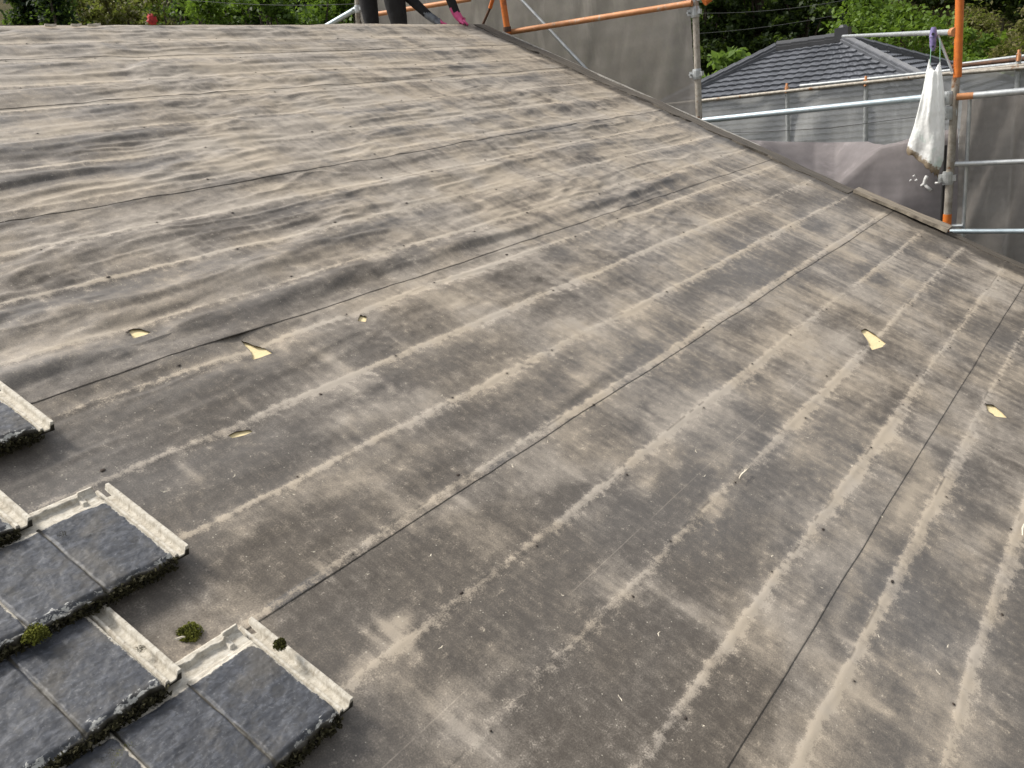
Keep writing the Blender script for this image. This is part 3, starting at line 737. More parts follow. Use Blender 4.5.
# splinters and flakes lying on the felt
def splinter(u, v, L, w, ang, label, group, name='pale_splinter'):
    h = float(Hf(np.array([u]), np.array([v]))[0]) + .0125
    d = XAX * math.cos(ang) + UPS * math.sin(ang); e = np.cross(NRM, d)
    V = []; k = 4
    for i in range(k + 1):
        t = i / k - .5; ww = w * (1 - abs(t) * 1.2) + .0004
        c = RP(u, v, h + .0025) + d * L * t + e * L * (.10 if name == 'pale_splinter' else .02) * math.sin(t * 5 + u * 9) + NRM * (.004 * abs(t))
        V += [c - e * ww, c + NRM * w * .7, c + e * ww, c - NRM * w * .5]
    F = [(i * 4 + j, i * 4 + (j + 1) % 4, i * 4 + 4 + (j + 1) % 4, i * 4 + 4 + j) for i in range(k) for j in range(4)] + [(3, 2, 1, 0), tuple(k * 4 + j for j in range(4))]
    return tag(mesh_ob(name, V, F, M['chip']), label, 'splinter', group)
SPL = 'tiny pale splinter lying loose on the dusty felt'
GS = 'pale splinters strewn over the felt'
for (px, py) in [(694, 455), (742, 475), (820, 590), (876, 640), (935, 676), (945, 650), (512, 470), (548, 445), (480, 638), (560, 600), (702, 480), (770, 560), (437, 655), (398, 620), (315, 555), (272, 296), (313, 328), (172, 268), (166, 495), (236, 480), (350, 400), (440, 400), (596, 500), (655, 640), (700, 730), (602, 430), (850, 470), (806, 440), (365, 580), (290, 500), (220, 130), (54, 108), (17, 107), (120, 270), (430, 560), (620, 700), (745, 620), (880, 520)]:
    uu, vv = on_roof(px, py, .015)
    uu += rnd.uniform(-.01, .01)
    splinter(uu, vv, rnd.uniform(.006, .017), rnd.uniform(.0010, .0024), rnd.uniform(0, 3.1), SPL, GS)
uu, vv = on_roof(179, 641, .02); splinter(uu, vv, .022, .003, -.6, 'white curl of wood beside the green moss clump', None)
uu, vv = on_roof(741, 478, .015); splinter(uu, vv, .075, .0045, .03, 'largest whitish flake, lying along the batten mark right of the middle', None, 'pale_flake')
uu, vv = on_roof(1021, 532, .015); splinter(uu, vv, .10, .0045, .02, 'whitish flake on the batten mark at the right edge', None, 'pale_flake')

# ------------------------------------------------------------------ scaffold
def metal(name, c1, c2, rough=.45, met=.6, scale=18, rust=None):
    m, nt, b = mat_new(name, rough, .5, met)
    f = noise(nt, scale, 5, .65)
    col = ramp(nt, f, [(.35, c2), (.62, c1)])
    if rust:
        col = mixc(nt, sst_n(nt, noise(nt, 9, 5, .7), .58, .68), col, rust)
    nt.links.new(col, b.inputs['Base Color']); return m
M['galv'] = metal('galvanised_steel', (.52, .54, .54), (.36, .38, .39))
M['galv_rusty'] = metal('worn_galvanised_steel', (.40, .37, .32), (.24, .215, .18), .6, .35, 22, (.20, .10, .045))
M['galv_blue'] = metal('bright_galvanised_steel', (.50, .58, .62), (.40, .48, .52), .4)
M['orange'] = metal('orange_painted_steel', (.62, .17, .022), (.50, .125, .018), .5, 0.0, 25, (.30, .085, .02))
M['orange_worn'] = metal('worn_orange_paint', (.50, .22, .09), (.38, .17, .07), .6, 0.1, 14, (.40, .34, .27))
M['rust'] = metal('dark_rusty_steel', (.16, .085, .05), (.07, .042, .03), .8, .2)
M['black_rub'] = simple('black_gap_strip', (.02, .02, .02), None, 20, .6)

def net_material(name, c1, c2, alpha, weave=True):
    m, nt, b = mat_new(name, .8, .25)
    f = noise(nt, 3.5, 5, .6); g = noise(nt, 40, 3, .6)
    col = ramp(nt, f, [(.32, c2), (.66, c1)])
    col = mixc(nt, math_n(nt, 'MULTIPLY', g, .35), col, tuple(c * .6 for c in c2))
    wv = N(nt, 'ShaderNodeTexWave', wave_type='BANDS', bands_direction='Z'); wv.inputs['Scale'].default_value = 14; wv.inputs['Distortion'].default_value = 1.5
    col = mixc(nt, math_n(nt, 'MULTIPLY', wv.outputs['Fac'], .10), col, tuple(c * .55 for c in c2))
    st = noise(nt, 1.6, 6, .7, None, (2.5, 2.5, .5))
    col = mixc(nt, math_n(nt, 'MULTIPLY', sst_n(nt, st, .52, .68), .35), col, tuple(c * 1.45 for c in c1))
    nt.links.new(col, b.inputs['Base Color'])
    tr = N(nt, 'ShaderNodeBsdfTransparent'); mx = N(nt, 'ShaderNodeMixShader')
    tl = N(nt, 'ShaderNodeBsdfTranslucent'); nt.links.new(col, tl.inputs['Color'])
    m2 = N(nt, 'ShaderNodeMixShader'); m2.inputs[0].default_value = .35
    nt.links.new(b.outputs[0], m2.inputs[1]); nt.links.new(tl.outputs[0], m2.inputs[2])
    mx.inputs[0].default_value = alpha
    nt.links.new(m2.outputs[0], mx.inputs[1]); nt.links.new(tr.outputs[0], mx.inputs[2])
    nt.links.new(mx.outputs[0], nt.nodes['Material Output'].inputs['Surface'])
    return m
M['net'] = net_material('grey_scaffold_net', (.305, .285, .262), (.245, .228, .208), .12)
M['net_brown'] = net_material('brown_grey_scaffold_net', (.275, .252, .230), (.205, .187, .170), .12)
M['net_purple'] = net_material('mauve_grey_scaffold_net', (.33, .30, .302), (.25, .226, .228), .03)
M['net_far'] = net_material('see_through_grey_net', (.50, .505, .49), (.42, .425, .41), .27)

def grid_sheet(name, P, mat, parent=None, thick=.004):   # P: (n, m, 3) points
    n, m, _ = P.shape
    idx = np.arange(n * m).reshape(n, m)
    F = np.stack([idx[:-1, :-1], idx[:-1, 1:], idx[1:, 1:], idx[1:, :-1]], -1).reshape(-1, 4)
    return mesh_ob(name, P.reshape(-1, 3), F, mat, parent, True)

XS = 6.45                                          # line of the scaffold posts along the gable
def tube_thing(name, label, cat, pts, r, mat, group=None, extras=(), n=16):
    t = thing(name, label, cat, pts[0], group)
    mb = MB(); mb.tube(pts, r, n); o = mb.build('pipe', mat, t); smooth_by_angle(o)
    return t
def coupler(parent, c, axis=(0, 0, 1), r=.034, L=.075, mat=None):
    c = np.asarray(c, float); ax = np.asarray(axis, float); ax /= np.linalg.norm(ax)
    mb = MB(); mb.tube([c - ax * L / 2, c - ax * L * .3, c + ax * L * .3, c + ax * L / 2], [r * .93, r, r, r * .93], 14)
    s = np.cross(ax, [1.0, 0, 0]) if abs(ax[0]) < .9 else np.cross(ax, [0, 1.0, 0]); s /= np.linalg.norm(s); w = np.cross(ax, s)
    mb.box(c + s * r * 1.15, s * r * .45, w * r * .55, ax * L * .28)
    mb.tube([c + s * r * 1.2 - w * r * .9, c + s * r * 1.2 + w * r * 1.3], .008, 8)
    mb.box(c - s * r * 1.1, s * r * .3, w * r * .5, ax * L * .22)
    return mb.build('coupler', mat or M['galv'], parent)

# post beside the verge, middle of the picture's top
y1 = 2.255
p1 = thing('scaffold_post', 'grey worn scaffold post at the edge of the dark net, clamped twice', 'scaffold post', (XS, y1, GROUND), 'scaffold posts along the gable')
mb = MB(); mb.tube([(XS, 2.26, GROUND), (XS, 2.265, 1.0), (XS, 2.235, 2.9)], .0243, 18); smooth_by_angle(mb.build('pipe', M['galv_rusty'], p1))
coupler(p1, on_x(695, 12, XS)); coupler(p1, on_x(697, 74, XS)); coupler(p1, on_x(694, 3, XS) + np.array([0, 0, .02]), (0, 0, 1), .030, .05)
mb = MB(); q = on_x(704, 2, XS - .03); mb.tube([q, q + np.array([.06, -.06, .05])], .03, 12); mb.build('orange_clamp', M['orange'], p1)
# orange topped post on the right
p2 = thing('scaffold_post', 'tall scaffold post painted orange at its top and foot, white bag hanging beside it', 'scaffold post', (XS, .49, GROUND), 'scaffold posts along the gable')
za = on_x(951, 78, XS)[2]; zb_ = on_x(946, 214, XS)[2]; zc_ = on_x(946, 232, XS)[2]
mb = MB(); mb.tube([(XS, .47, za), (XS, .485, 2.9)], .0255, 18); smooth_by_angle(mb.build('orange_upper_pipe', M['orange'], p2))
mb = MB(); mb.tube([(XS, .497, zb_), (XS, .478, za - .001)], .0243, 18); smooth_by_angle(mb.build('grey_pipe', M['galv_rusty'], p2))
mb = MB(); mb.tube([(XS, .50, zc_ - .02), (XS, .498, zb_ - .001)], .0275, 18); smooth_by_angle(mb.build('orange_foot_sleeve', M['orange'], p2))
mb = MB(); mb.tube([(XS, .50, GROUND), (XS, .50, zc_ - .021)], .0243, 18); smooth_by_angle(mb.build('grey_lower_pipe', M['galv_rusty'], p2))
for py in (98, 113, 178): coupler(p2, on_x(949 if py < 150 else 948, py, XS), (0, 0, 1), .036, .085)
mb = MB(); mb.tube([(XS + .05, .545, zc_ + .02), (XS + .05, .535, zb_ + .45)], .010, 8); mb.build('gap_strip', M['black_rub'], p2)
mb = MB(); a = on_x(940, 226, XS); mb.tube([a, a + np.array([0, -.14, 0])], .012, 8); mb.build('foot_bolt', M['galv'], p2)
# second slim upright beside it
t = tube_thing('slim_upright', 'slim pale upright just right of the orange footed post', 'scaffold upright', [(XS + .02, .405, zc_ - .4), (XS + .02, .395, on_x(958, 100, XS)[2])], .0125, M['galv'])

def rail(label, a, b, r, mat, name='guard_rail', cat='scaffold rail', group='rails of the scaffold along the gable', ends=True, mat2=None, split=None):
    t = thing(name, label, cat, a, group); a = np.asarray(a, float); b = np.asarray(b, float)
    if mat2:
        c = a + (b - a) * split
        mb = MB(); mb.tube([a, c], r, 16); smooth_by_angle(mb.build('orange_end', mat2, t))
        mb = MB(); mb.tube([c, b], r * .985, 16); smooth_by_angle(mb.build('pipe', mat, t))
    else:
        mb = MB(); mb.tube([a, b], r, 16); smooth_by_angle(mb.build('pipe', mat, t))
    return t
X2 = XS - .05
rail('galvanised rail in front of the neighbouring roof, between the two posts', on_x(703, 120.5, X2), on_x(941, 96, X2), .0215, M['galv_blue'])
rail('upper right rail, its left end painted orange', on_x(957, 97, X2), on_x(1060, 88, X2), .0215, M['galv'], mat2=M['orange_worn'], split=.17)
rail('thin grey rail across the brown net, the middle of three on the right', on_x(955, 164.2, X2), on_x(1060, 160, X2), .0165, M['galv'])
rail('lowest rail on the right, just above the verge', on_x(950, 231.4, X2), on_x(1060, 231, X2), .0165, M['galv_blue'])
rail('rusty orange rail across the big dark net at the top', on_x(508, 32.5, X2), on_x(692, 3, X2), .0225, M['orange_worn'])
rail('orange rail half hidden behind the worker', on_x(372, 15, 6.7), on_x(470, -1, 6.7), .022, M['orange_worn'])
tb = tube_thing('diagonal_brace', 'thin pale brace slanting down behind the orange rail to the verge', 'scaffold brace', [on_x(590, 73, XS + .06), on_x(515, -7, XS + .06)], .0135, M['galv'])
to = thing('orange_stay', 'leaning orange scaffold leg at the end of the ridge', 'scaffold brace', on_x(508, 33, XS - .08))
mb = MB(); mb.tube([on_x(508, 34, XS - .08), on_x(502, -6, XS - .08)], .027, 16); smooth_by_angle(mb.build('pipe', M['orange'], to))
mb = MB(); mb.tube([on_x(507.5, 32, XS - .08), on_x(507, 27, XS - .08)], .034, 12); mb.build('foot_clamp', M['rust'], to)
tr_ = thing('rusty_stay', 'dark rusty stay leaning left of the orange leg at the end of the ridge', 'scaffold brace', on_x(482, 24, XS - .02))
mb = MB(); mb.tube([on_x(483, 24, XS - .02), on_x(490, 8, XS - .02)], .012, 10); mb.build('pipe', M['rust'], tr_)
mb = MB(); mb.tube([on_x(490, 8.2, XS - .02), on_x(494, -5, XS - .02)], .017, 10); mb.build('orange_upper_pipe', M['orange'], tr_)
tl_ = thing('blue_grey_brace', 'pale blue grey tube slanting up left of the worker behind the ridge', 'scaffold brace', on_x(326, 26, 6.75))
mb = MB(); mb.tube([on_x(318, 31, 6.75), on_x(357, 8.5, 6.75)], .026, 14); smooth_by_angle(mb.build('pipe', M['galv_blue'], tl_))
coupler(tl_, on_x(358, 9, 6.75), (0, 0, 1), .035, .07)
tp_ = thing('scaffold_post', 'whitish post at the left edge of the dark net, beside the worker', 'scaffold post', (6.82, 5.95, GROUND), 'scaffold posts along the gable')
q0 = on_x(358, 24, 6.82); q1 = on_x(357, 0, 6.82)
mb = MB(); mb.tube([(6.82, q0[1], GROUND), tuple(q0), tuple(q1 + (q1 - q0))], .0243, 14); smooth_by_angle(mb.build('pipe', M['galv_rusty'], tp_))

# big dark net above and beyond the verge
def upright_net(name, label, x, ya, yb, za_, zb2, mat, amp, seed, pleat=0.0, ny=120, nz=70, group=None):
    ys = np.linspace(ya, yb, ny); zs = np.linspace(za_, zb2, nz)
    Y, Z = np.meshgrid(ys, zs)
    X = x + (fbm(Y * 1.2, Z * .9, seed, 4) - .5) * amp
    if pleat: X = X + pleat * (fbm((Y + .3 * Z) * 6, Z * .8, seed + 9, 3) - .5)
    hem = np.exp(-np.abs(Y - ya) / .03) + np.exp(-np.abs(Y - yb) / .03)
    X = X + hem * .006 * np.sin(Z * 60)
    o = grid_sheet(name, np.stack([X, Y, Z], -1), mat)
    tag(o, label, 'safety net', group); return o
yl = on_x(358, 5, 6.9)[1]
upright_net('scaffold_net', 'big dark grey net filling the top behind the orange rail', 6.9, on_x(692, 60, 6.9)[1], yl, -1.6, 3.9, M['net'], .10, 31, .03, 170, 120, 'nets hung on the scaffold')
upright_net('scaffold_net', 'brown grey net behind three rails at the right edge', 6.62, -1.9, on_x(960, 150, 6.62)[1], -1.9, on_x(990, 96, 6.62)[2], M['net_brown'], .16, 57, .15, 140, 110, 'nets hung on the scaffold')
# mauve sagging net between the posts: upright face, its top folded outwards and drooping
ny, nz = 110, 60
topl = [(735, 139), (760, 141), (800, 142), (830, 142.5), (868, 141.5), (884, 147), (905, 141), (930, 134), (960, 128)]
foldl = [(735, 141), (760, 152), (790, 170), (815, 184), (836, 187), (860, 166), (880, 150), (892, 147), (930, 138), (960, 131)]
tx = np.array([p[0] for p in topl], float); ty = np.array([p[1] for p in topl]); fx = np.array([p[0] for p in foldl], float); fy = np.array([p[1] for p in foldl])
PP = np.zeros((nz, ny, 3)); PX = np.linspace(735, 958, ny)
for j, px in enumerate(PX):
    xf = 6.62; fo = on_x(px, np.interp(px, fx, fy), xf)
    drop = np.interp(px, fx, fy) - np.interp(px, tx, ty)
    xt = xf + .05 + .011 * drop * 1.2
    tp = on_x(px, np.interp(px, tx, ty), xt)
    bot = np.array([xf, fo[1], -1.6])
    for i in range(nz):
        if i < 18:
            s = i / 17; q = tp * (1 - s) + fo * s; q = q + np.array([0, 0, .012 * math.sin(s * 3.14) * (vn(px * .06, s * 2, 71) - .3) * 5])
        else:
            s = (i - 17) / (nz - 18); q = fo * (1 - s) + bot * s
            q = q + np.array([(fbm(np.array(fo[1] * 2.2 + s * 1.4), np.array(s * 2.), 72, 4) - .5) * .42 * min(1, s * 6) + .05 * min(1, s * 9), 0, 0])
        PP[i, j] = q
tag(grid_sheet('folded_net', PP, M['net_purple']), 'mauve grey net sagging below the galvanised rail, its top flopped over', 'safety net', 'nets hung on the scaffold')

# bracket arm, its diagonal, and the violet clip
arm = thing('bracket_arm', 'horizontal galvanised arm meeting the orange post, above the neighbouring roof', 'scaffold rail', on_x(953, 33, XS))
a = on_x(955, 32, XS); b = at_d(843, 36.3, 11.5)
mb = MB(); mb.tube([a, b], .0185, 14); smooth_by_angle(mb.build('pipe', M['galv'], arm))
c0 = a + (b - a) * .03
mb = MB(); mb.tube([on_x(938, 36, XS - .02), on_x(952.5, 72, XS - .02)], .0085, 10); mb.build('diagonal_stay', M['galv'], arm)
mb = MB(); mb.tube([a + (b - a) * .012, a - (b - a) * .003], .028, 14); mb.build('end_socket', M['orange_worn'], arm)
M['violet'] = simple('violet_grey_plastic', (.26, .22, .42), (.14, .12, .27), 40, .5)
cl = thing('violet_clip', 'violet grey plastic clip on the bracket arm, holding the bag strings', 'clip', on_x(933, 36, XS - .03))
mb = MB(); Pc = lambda x, y: on_x(x, y, XS - .035)
mb.tube([Pc(933.5, 27), Pc(933.5, 31)], [.014, .020], 10); mb.tube([Pc(933.5, 29), Pc(933.2, 37)], [.018, .025], 12); mb.tube([Pc(933, 36), Pc(932.8, 46), Pc(932.8, 51)], [.022, .019, .011], 12)
smooth_by_angle(mb.build('clip_body', M['violet'], cl))
mb = MB(); q = Pc(933, 34); d = (CAM - q) / np.linalg.norm(CAM - q)
mb.tube([q + d * .02, q + d * .034], .009, 10); mb.build('clip_eye', M['black_rub'], cl)
mb = MB(); q2 = Pc(933, 46.5); mb.tube([q2 + d * .014, q2 + d * .026], .007, 10); mb.build('clip_eye', M['black_rub'], cl)

# white sack
def sack():
    XB = XS - .16
    left = [(929, 61.5), (926, 73), (923, 90), (919, 107), (914.5, 124), (909, 140), (906.5, 149)]
    right = [(940, 61.5), (942, 74), (944, 92), (944.5, 115), (944.5, 140), (943.5, 160), (938, 176)]
    bag = thing('white_sack', 'white woven sack hanging by two strings from the bracket arm, bottom torn and dirty', 'sack', on_x(930, 150, XB))
    nr, nc = 60, 44; V = []
    for i in range(nr):
        t = i / (nr - 1) * (len(left) - 1); k = min(int(t), len(left) - 2); f = t - k
        l = np.array(left[k]) * (1 - f) + np.array(left[k + 1]) * f; r = np.array(right[k]) * (1 - f) + np.array(right[k + 1]) * f
        A = on_x(*l, XB); B = on_x(*r, XB); c = (A + B) / 2; hw = (B - A) / 2; tt = i / (nr - 1)
        th_ = .012 + .075 * math.sin(min(1, tt * 1.15) * 2.4) * (1 - .35 * tt)
        for j in range(nc):
            w = 2 * math.pi * j / nc
            fold = 1 + .6 * (vn(j * .36, tt * 2.2, 81) - .5) + .20 * (vn(j * .9, tt * 6, 82) - .5)
            dip = 0
            if i < 8: dip = .035 * (1 - i / 8) * math.cos(w * 2) - .02 * (1 - i / 8)
            p = c + hw * math.cos(w) + np.array([1.0, 0, 0]) * th_ * math.sin(w) * fold
            p = p + np.array([0, 0, dip + (vn(j * .5, tt * 8, 83) - .5) * .012])
            if i == nr - 1: p[2] += (vn(j * 1.7, 3, 84) - .5) * .06
            V.append(p)
    F = [(i * nc + j, i * nc + (j + 1) % nc, (i + 1) * nc + (j + 1) % nc, (i + 1) * nc + j) for i in range(nr - 1) for j in range(nc)]
    F.append(tuple((nr - 1) * nc + j for j in range(nc)))
    col = [(sst(.80, 1.0, np.array(i / (nr - 1))), 0, 0) for i in range(nr) for j in range(nc)]
    m, nt, bs = mat_new('white_woven_plastic', .55, .4)
    at = attr_col(nt, 'surf'); sp = N(nt, 'ShaderNodeSeparateColor'); nt.links.new(at.outputs['Color'], sp.inputs[0])
    n1 = noise(nt, 7, 5, .6); n2 = noise(nt, 60, 4, .6)
    base = mixc(nt, sst_n(nt, n1, .54, .7), (.88, .89, .88), (.72, .83, .78))
    dm = sst_n(nt, math_n(nt, 'ADD', sp.outputs[0], math_n(nt, 'MULTIPLY', math_n(nt, 'SUBTRACT', n2, .5), .9)), .5, .85)
    base = mixc(nt, dm, base, (.30, .24, .17))
    nt.links.new(base, bs.inputs['Base Color'])
    bump(nt, bs, math_n(nt, 'ADD', math_n(nt, 'MULTIPLY', noise(nt, 16, 3, .5, None, (1, 1, .6)), 2.0), math_n(nt, 'MULTIPLY', n2, .2)), .35, .03)
    tl = N(nt, 'ShaderNodeBsdfTranslucent'); nt.links.new(base, tl.inputs['Color']); mx = N(nt, 'ShaderNodeMixShader'); mx.inputs[0].default_value = .35
    nt.links.new(bs.outputs[0], mx.inputs[1]); nt.links.new(tl.outputs[0], mx.inputs[2]); nt.links.new(mx.outputs[0], nt.nodes['Material Output'].inputs['Surface'])
    mesh_ob('sack_body', V, F, m, bag, True, {'surf': np.array([[float(x) for x in c] for c in col])})
    gm = simple('green_string', (.18, .36, .25), None, 30, .6)
    for (a, b) in (((931, 48), (930, 65)), ((940, 38), (940, 63))):
        mb = MB(); mb.tube([on_x(*a, XS - .05), on_x(*b, XB)], .0022, 6); mb.build('string', gm, bag)
sack()
# white scraps stuck on the mauve net
sm = simple('white_tape', (.75, .75, .74), (.6, .6, .58), 30, .6)
def scrap(pts, w, label):
    mb = MB(); Q = [on_x(*p, 6.58) for p in pts]
    mb.tube(Q, [w * (0.7 + .5 * vn(i * 1.3, 2, 91)) for i in range(len(Q))], 7); o = mb.build('tape_scrap', sm, None, True)
    tag(o, label, 'tape scrap', 'white scraps on the mauve net')
scrap([(927, 176), (925, 180), (924.5, 184), (921, 186)], .013, 'longest white tape scrap below the torn bottom of the sack')
scrap([(924, 184), (927, 187), (931, 190.5)], .012, 'lowest white tape scrap, touching the longest one')
scrap([(910, 180), (911, 181)], .010, 'leftmost white dot of tape on the mauve net')
scrap([(913.5, 175), (914.5, 177)], .009, 'upper white dot of tape on the mauve net')
scrap([(915.5, 179.5), (917, 181)], .010, 'right one of the small white dots of tape on the mauve net')
scrap([(935, 183), (940, 183)], .008, 'thin white tape tail against the orange footed post')

# ------------------------------------------------------------------ far scaffold with a see-through net, in front of the neighbouring roof
XF = 11.0
def far_post(px, ytop, label, group='posts of the far scaffold'):
    q = on_x(px, ytop, XF); t = thing('far_scaffold_post', label, 'scaffold post', (XF, q[1], GROUND), group)
    mb = MB(); mb.tube([(XF, q[1], GROUND), (XF, q[1], q[2])], .026, 12); smooth_by_angle(mb.build('pipe', M['galv'], t))
    mb = MB(); mb.box(q - np.array([0, 0, .04]), (.028, 0, 0), (0, .022, 0), (0, 0, .035)); mb.tube([q - np.array([.04, 0, .08]), q + np.array([.0, 0, .03])], .015, 8); mb.build('orange_clamp', M['orange_worn'], t)
    return t
far_post(787, 86, 'far scaffold post with a small orange clamp, left one behind the galvanised rail')
far_post(866, 79, 'far scaffold post with a small orange clamp, left of the white sack')
t = far_post(1019, 53, 'far scaffold post with an orange top at the right edge')
za_l = on_x(705, 101, XF); zb_r = on_x(1040, 65, XF)
zt_ = .5 * (on_x(760, 95, XF)[2] + on_x(900, 80, XF)[2])
ys = np.linspace(-.6, 6.4, 150); zs = np.linspace(-3.2, zt_, 50); Y, Z = np.meshgrid(ys, zs)
sag = np.abs(np.sin((Y - on_x(787, 86, XF)[1]) * math.pi / 1.0))
X = XF + .03 + (fbm(Y * 1.5, Z * 1.2, 95, 4) - .5) * .16 + .03 * np.sin(Y * 9 + Z * 6) * np.exp(-((Y - on_x(787, 110, XF)[1]) / .5) ** 2)
Z = Z - .02 * sag * (Z > zt_ - .3)
tag(grid_sheet('far_net', np.stack([X, Y, Z], -1), M['net_far']), 'see-through grey net in front of the neighbouring house', 'safety net', 'nets hung on the scaffold')
G2 = 'rails of the far scaffold'
rail('pale thin rail along the top of the see-through net', (XF - .03, 6.4, zt_ + .01), (XF - .03, -.7, zt_ + .01), .022, M['galv_rusty'], group=G2)
rail('grey rail passing behind the top of the white sack', tuple(on_x(800, 86, XF + .4)), tuple(on_x(1040, 61.5, XF + .4)), .020, M['galv'], group=G2)
rail('uppermost grey rail right of the orange post, at the foot of the bushes', tuple(on_x(955, 65, XF + .8)), tuple(on_x(1040, 54, XF + .8)), .020, M['galv'], group=G2)
rail('dark upright board rail between the far rails at the right edge', tuple(on_x(950, 67, XF + .6)), tuple(on_x(1040, 57.5, XF + .6)), .024, M['rust'], group=G2)
rail('pale rail over the far net at the right edge', tuple(on_x(950, 74, XF - .06)), tuple(on_x(1040, 66.5, XF - .06)), .020, M['galv_rusty'], group=G2)
# strings / wires seen through the net
tn = thing('tie_wire', 'dark wire drooping across the see-through net', 'wire', on_x(720, 131, XF - .1))
mb = MB(); mb.tube([on_x(p, q, XF - .1) for p, q in ((705, 133), (760, 132), (830, 128), (900, 119), (940, 114))], .004, 6); mb.build('strand', M['black_rub'], tn)

# ------------------------------------------------------------------ neighbouring house
M['ntile'] = None
def ntile_mat():
    m, nt, b = mat_new('glazed_black_tile', .38, .5)
    f = noise(nt, 3, 4, .6)
    nt.links.new(ramp(nt, f, [(.35, (.070, .075, .086)), (.65, (.115, .122, .138))]), b.inputs['Base Color']); return m
M['ntile'] = ntile_mat()
M['nridge'] = simple('dark_ridge_tile', (.045, .046, .05), (.032, .033, .036), 6, .42)
M['nhip'] = simple('hip_tile_glaze', (.10, .105, .118), (.07, .074, .083), 6, .36)
M['nwall'] = simple('grey_siding', (.40, .41, .40), (.33, .34, .34), 2, .8)
A = at_d(777, 50, 18.0); A[2] = (A[2])
XR = A[0] + .0
rA = np.array([XR, at_d(777, 50, 18.0)[1], A[2]]); rB = on_x(843, 41, XR); zR = .5 * (rA[2] + rB[2]); rA[2] = rB[2] = zR
nh = thing('neighbouring_house', 'neighbouring house with a hipped roof of black glazed tiles', 'house', (XR, (rA[1] + rB[1]) / 2, GROUND))
PN = math.tan(math.radians(25)); RUN = 5.6
def hip(pt, sx, sy, run): return np.array([pt[0] + sx * run, pt[1] + sy * run, pt[2] - run * PN])
cW = {('A', -1): hip(rA, -1, 1, RUN), ('B', -1): hip(rB, -1, -1, RUN), ('A', 1): hip(rA, 1, 1, RUN), ('B', 1): hip(rB, 1, -1, RUN)}
def tiled_face(T0, T1, B0, B1, name):             # top edge T0-T1, bottom edge B0-B1; courses with rolls, each overlapping the next
    T0, T1, B0, B1 = map(np.asarray, (T0, T1, B0, B1))
    slope = np.linalg.norm(np.cross(B1 - B0, T0 - B0)) / np.linalg.norm(B1 - B0)
    nrm = np.cross(B1 - B0, T0 - B0); nrm /= np.linalg.norm(nrm)
    if nrm[2] < 0: nrm = -nrm
    exp = .205; nrow = int(slope / exp); V = []; F = []
    axis = (B1 - B0) / np.linalg.norm(B1 - B0)
    for r in range(nrow):
        s0, s1 = r / nrow, (r + 1.06) / nrow
        for (sa, hh) in ((s0, .055), (min(s1, 1), .012)):
            pass
        L0, R0 = B0 + (T0 - B0) * s0, B1 + (T1 - B1) * s0
        L1, R1 = B0 + (T0 - B0) * min(s1, 1), B1 + (T1 - B1) * min(s1, 1)
        n = max(6, int(np.linalg.norm(R0 - L0) / .048))
        base = len(V)
        for j in range(n + 1):
            f = j / n
            p0 = L0 + (R0 - L0) * f; p1 = L1 + (R1 - L1) * f
            w0 = (p0 @ axis) / .19; w1 = (p1 @ axis) / .19
            prof = lambda w: .008 * math.sin(2 * math.pi * w) + .003 * math.sin(4 * math.pi * w + .6)
            V += [p0 + nrm * (.010 + prof(w0)), p0 + nrm * (.046 + prof(w0)), p1 + nrm * (.008 + prof(w1))]
        for j in range(n):
            a = base + j * 3; b = a + 3
            F += [(a, b, b + 1, a + 1), (a + 1, b + 1, b + 2, a + 2)]
    o = mesh_ob(name, V, F, M['ntile'], nh); return o
tiled_face(rA, rB, cW[('A', -1)], cW[('B', -1)], 'front_roof_slope')
tiled_face(rB, rB, cW[('B', -1)], cW[('B', 1)], 'side_roof_slope')
tiled_face(rB, rA, cW[('B', 1)], cW[('A', 1)], 'rear_roof_slope')
tiled_face(rA, rA, cW[('A', 1)], cW[('A', -1)], 'side_roof_slope')
def ridge_line(a, b, name, w=.115, h=.115):
    a = np.asarray(a, float); b = np.asarray(b, float); d = (b - a); L = np.linalg.norm(d); d /= L
    s = np.cross(d, [0, 0, 1.0]); s /= np.linalg.norm(s); up = np.cross(s, d)
    prof = [(-w, -.03), (-w, .05), (-w * .8, .06), (-w * .8, .10), (-w * .62, .11), (-w * .55, h), (0, h + .05), (w * .55, h), (w * .62, .11), (w * .8, .10), (w * .8, .06), (w, .05), (w, -.03)]
    n = max(2, int(L / .3)); V = []; F = []; k = len(prof)
    for i in range(n):
        for e in (0, 1):
            p = a + d * L * (i + e * 1.04) / n
            for (q, z) in prof: V.append(p + s * q * (1.0 + .05 * (1 - e)) + up * (z + .012 * (1 - e)))
        o0 = i * 2 * k
        F += [(o0 + j, o0 + j + 1, o0 + k + j + 1, o0 + k + j) for j in range(k - 1)]
        F.append(tuple(o0 + j for j in range(k))[::-1]); F.append(tuple(o0 + k + j for j in range(k)))
    return mesh_ob(name, V, F, M['nridge'] if name == 'ridge_tiles' else M['nhip'], nh)
ridge_line(rA, rB, 'ridge_tiles')
for key in cW: ridge_line(rA if key[0] == 'A' else rB, cW[key], 'hip_tiles', .10, .095)
mb = MB(); mb.box(rB + np.array([0, 0, .12]), (.13, 0, 0), (0, .13, 0), (0, 0, .13)); mb.tube([rB + np.array([0, 0, .2]), rB + np.array([0, 0, .30])], [.13, .06], 10); mb.build('ridge_end_tile', M['nridge'], nh)
wz = zR - RUN * PN - .05; wr = RUN - .6
mb = MB(); xa, xb = XR - wr, XR + wr; ya_, yb_ = rB[1] - wr, rA[1] + wr; nb_ = int((wz - GROUND) / .22)
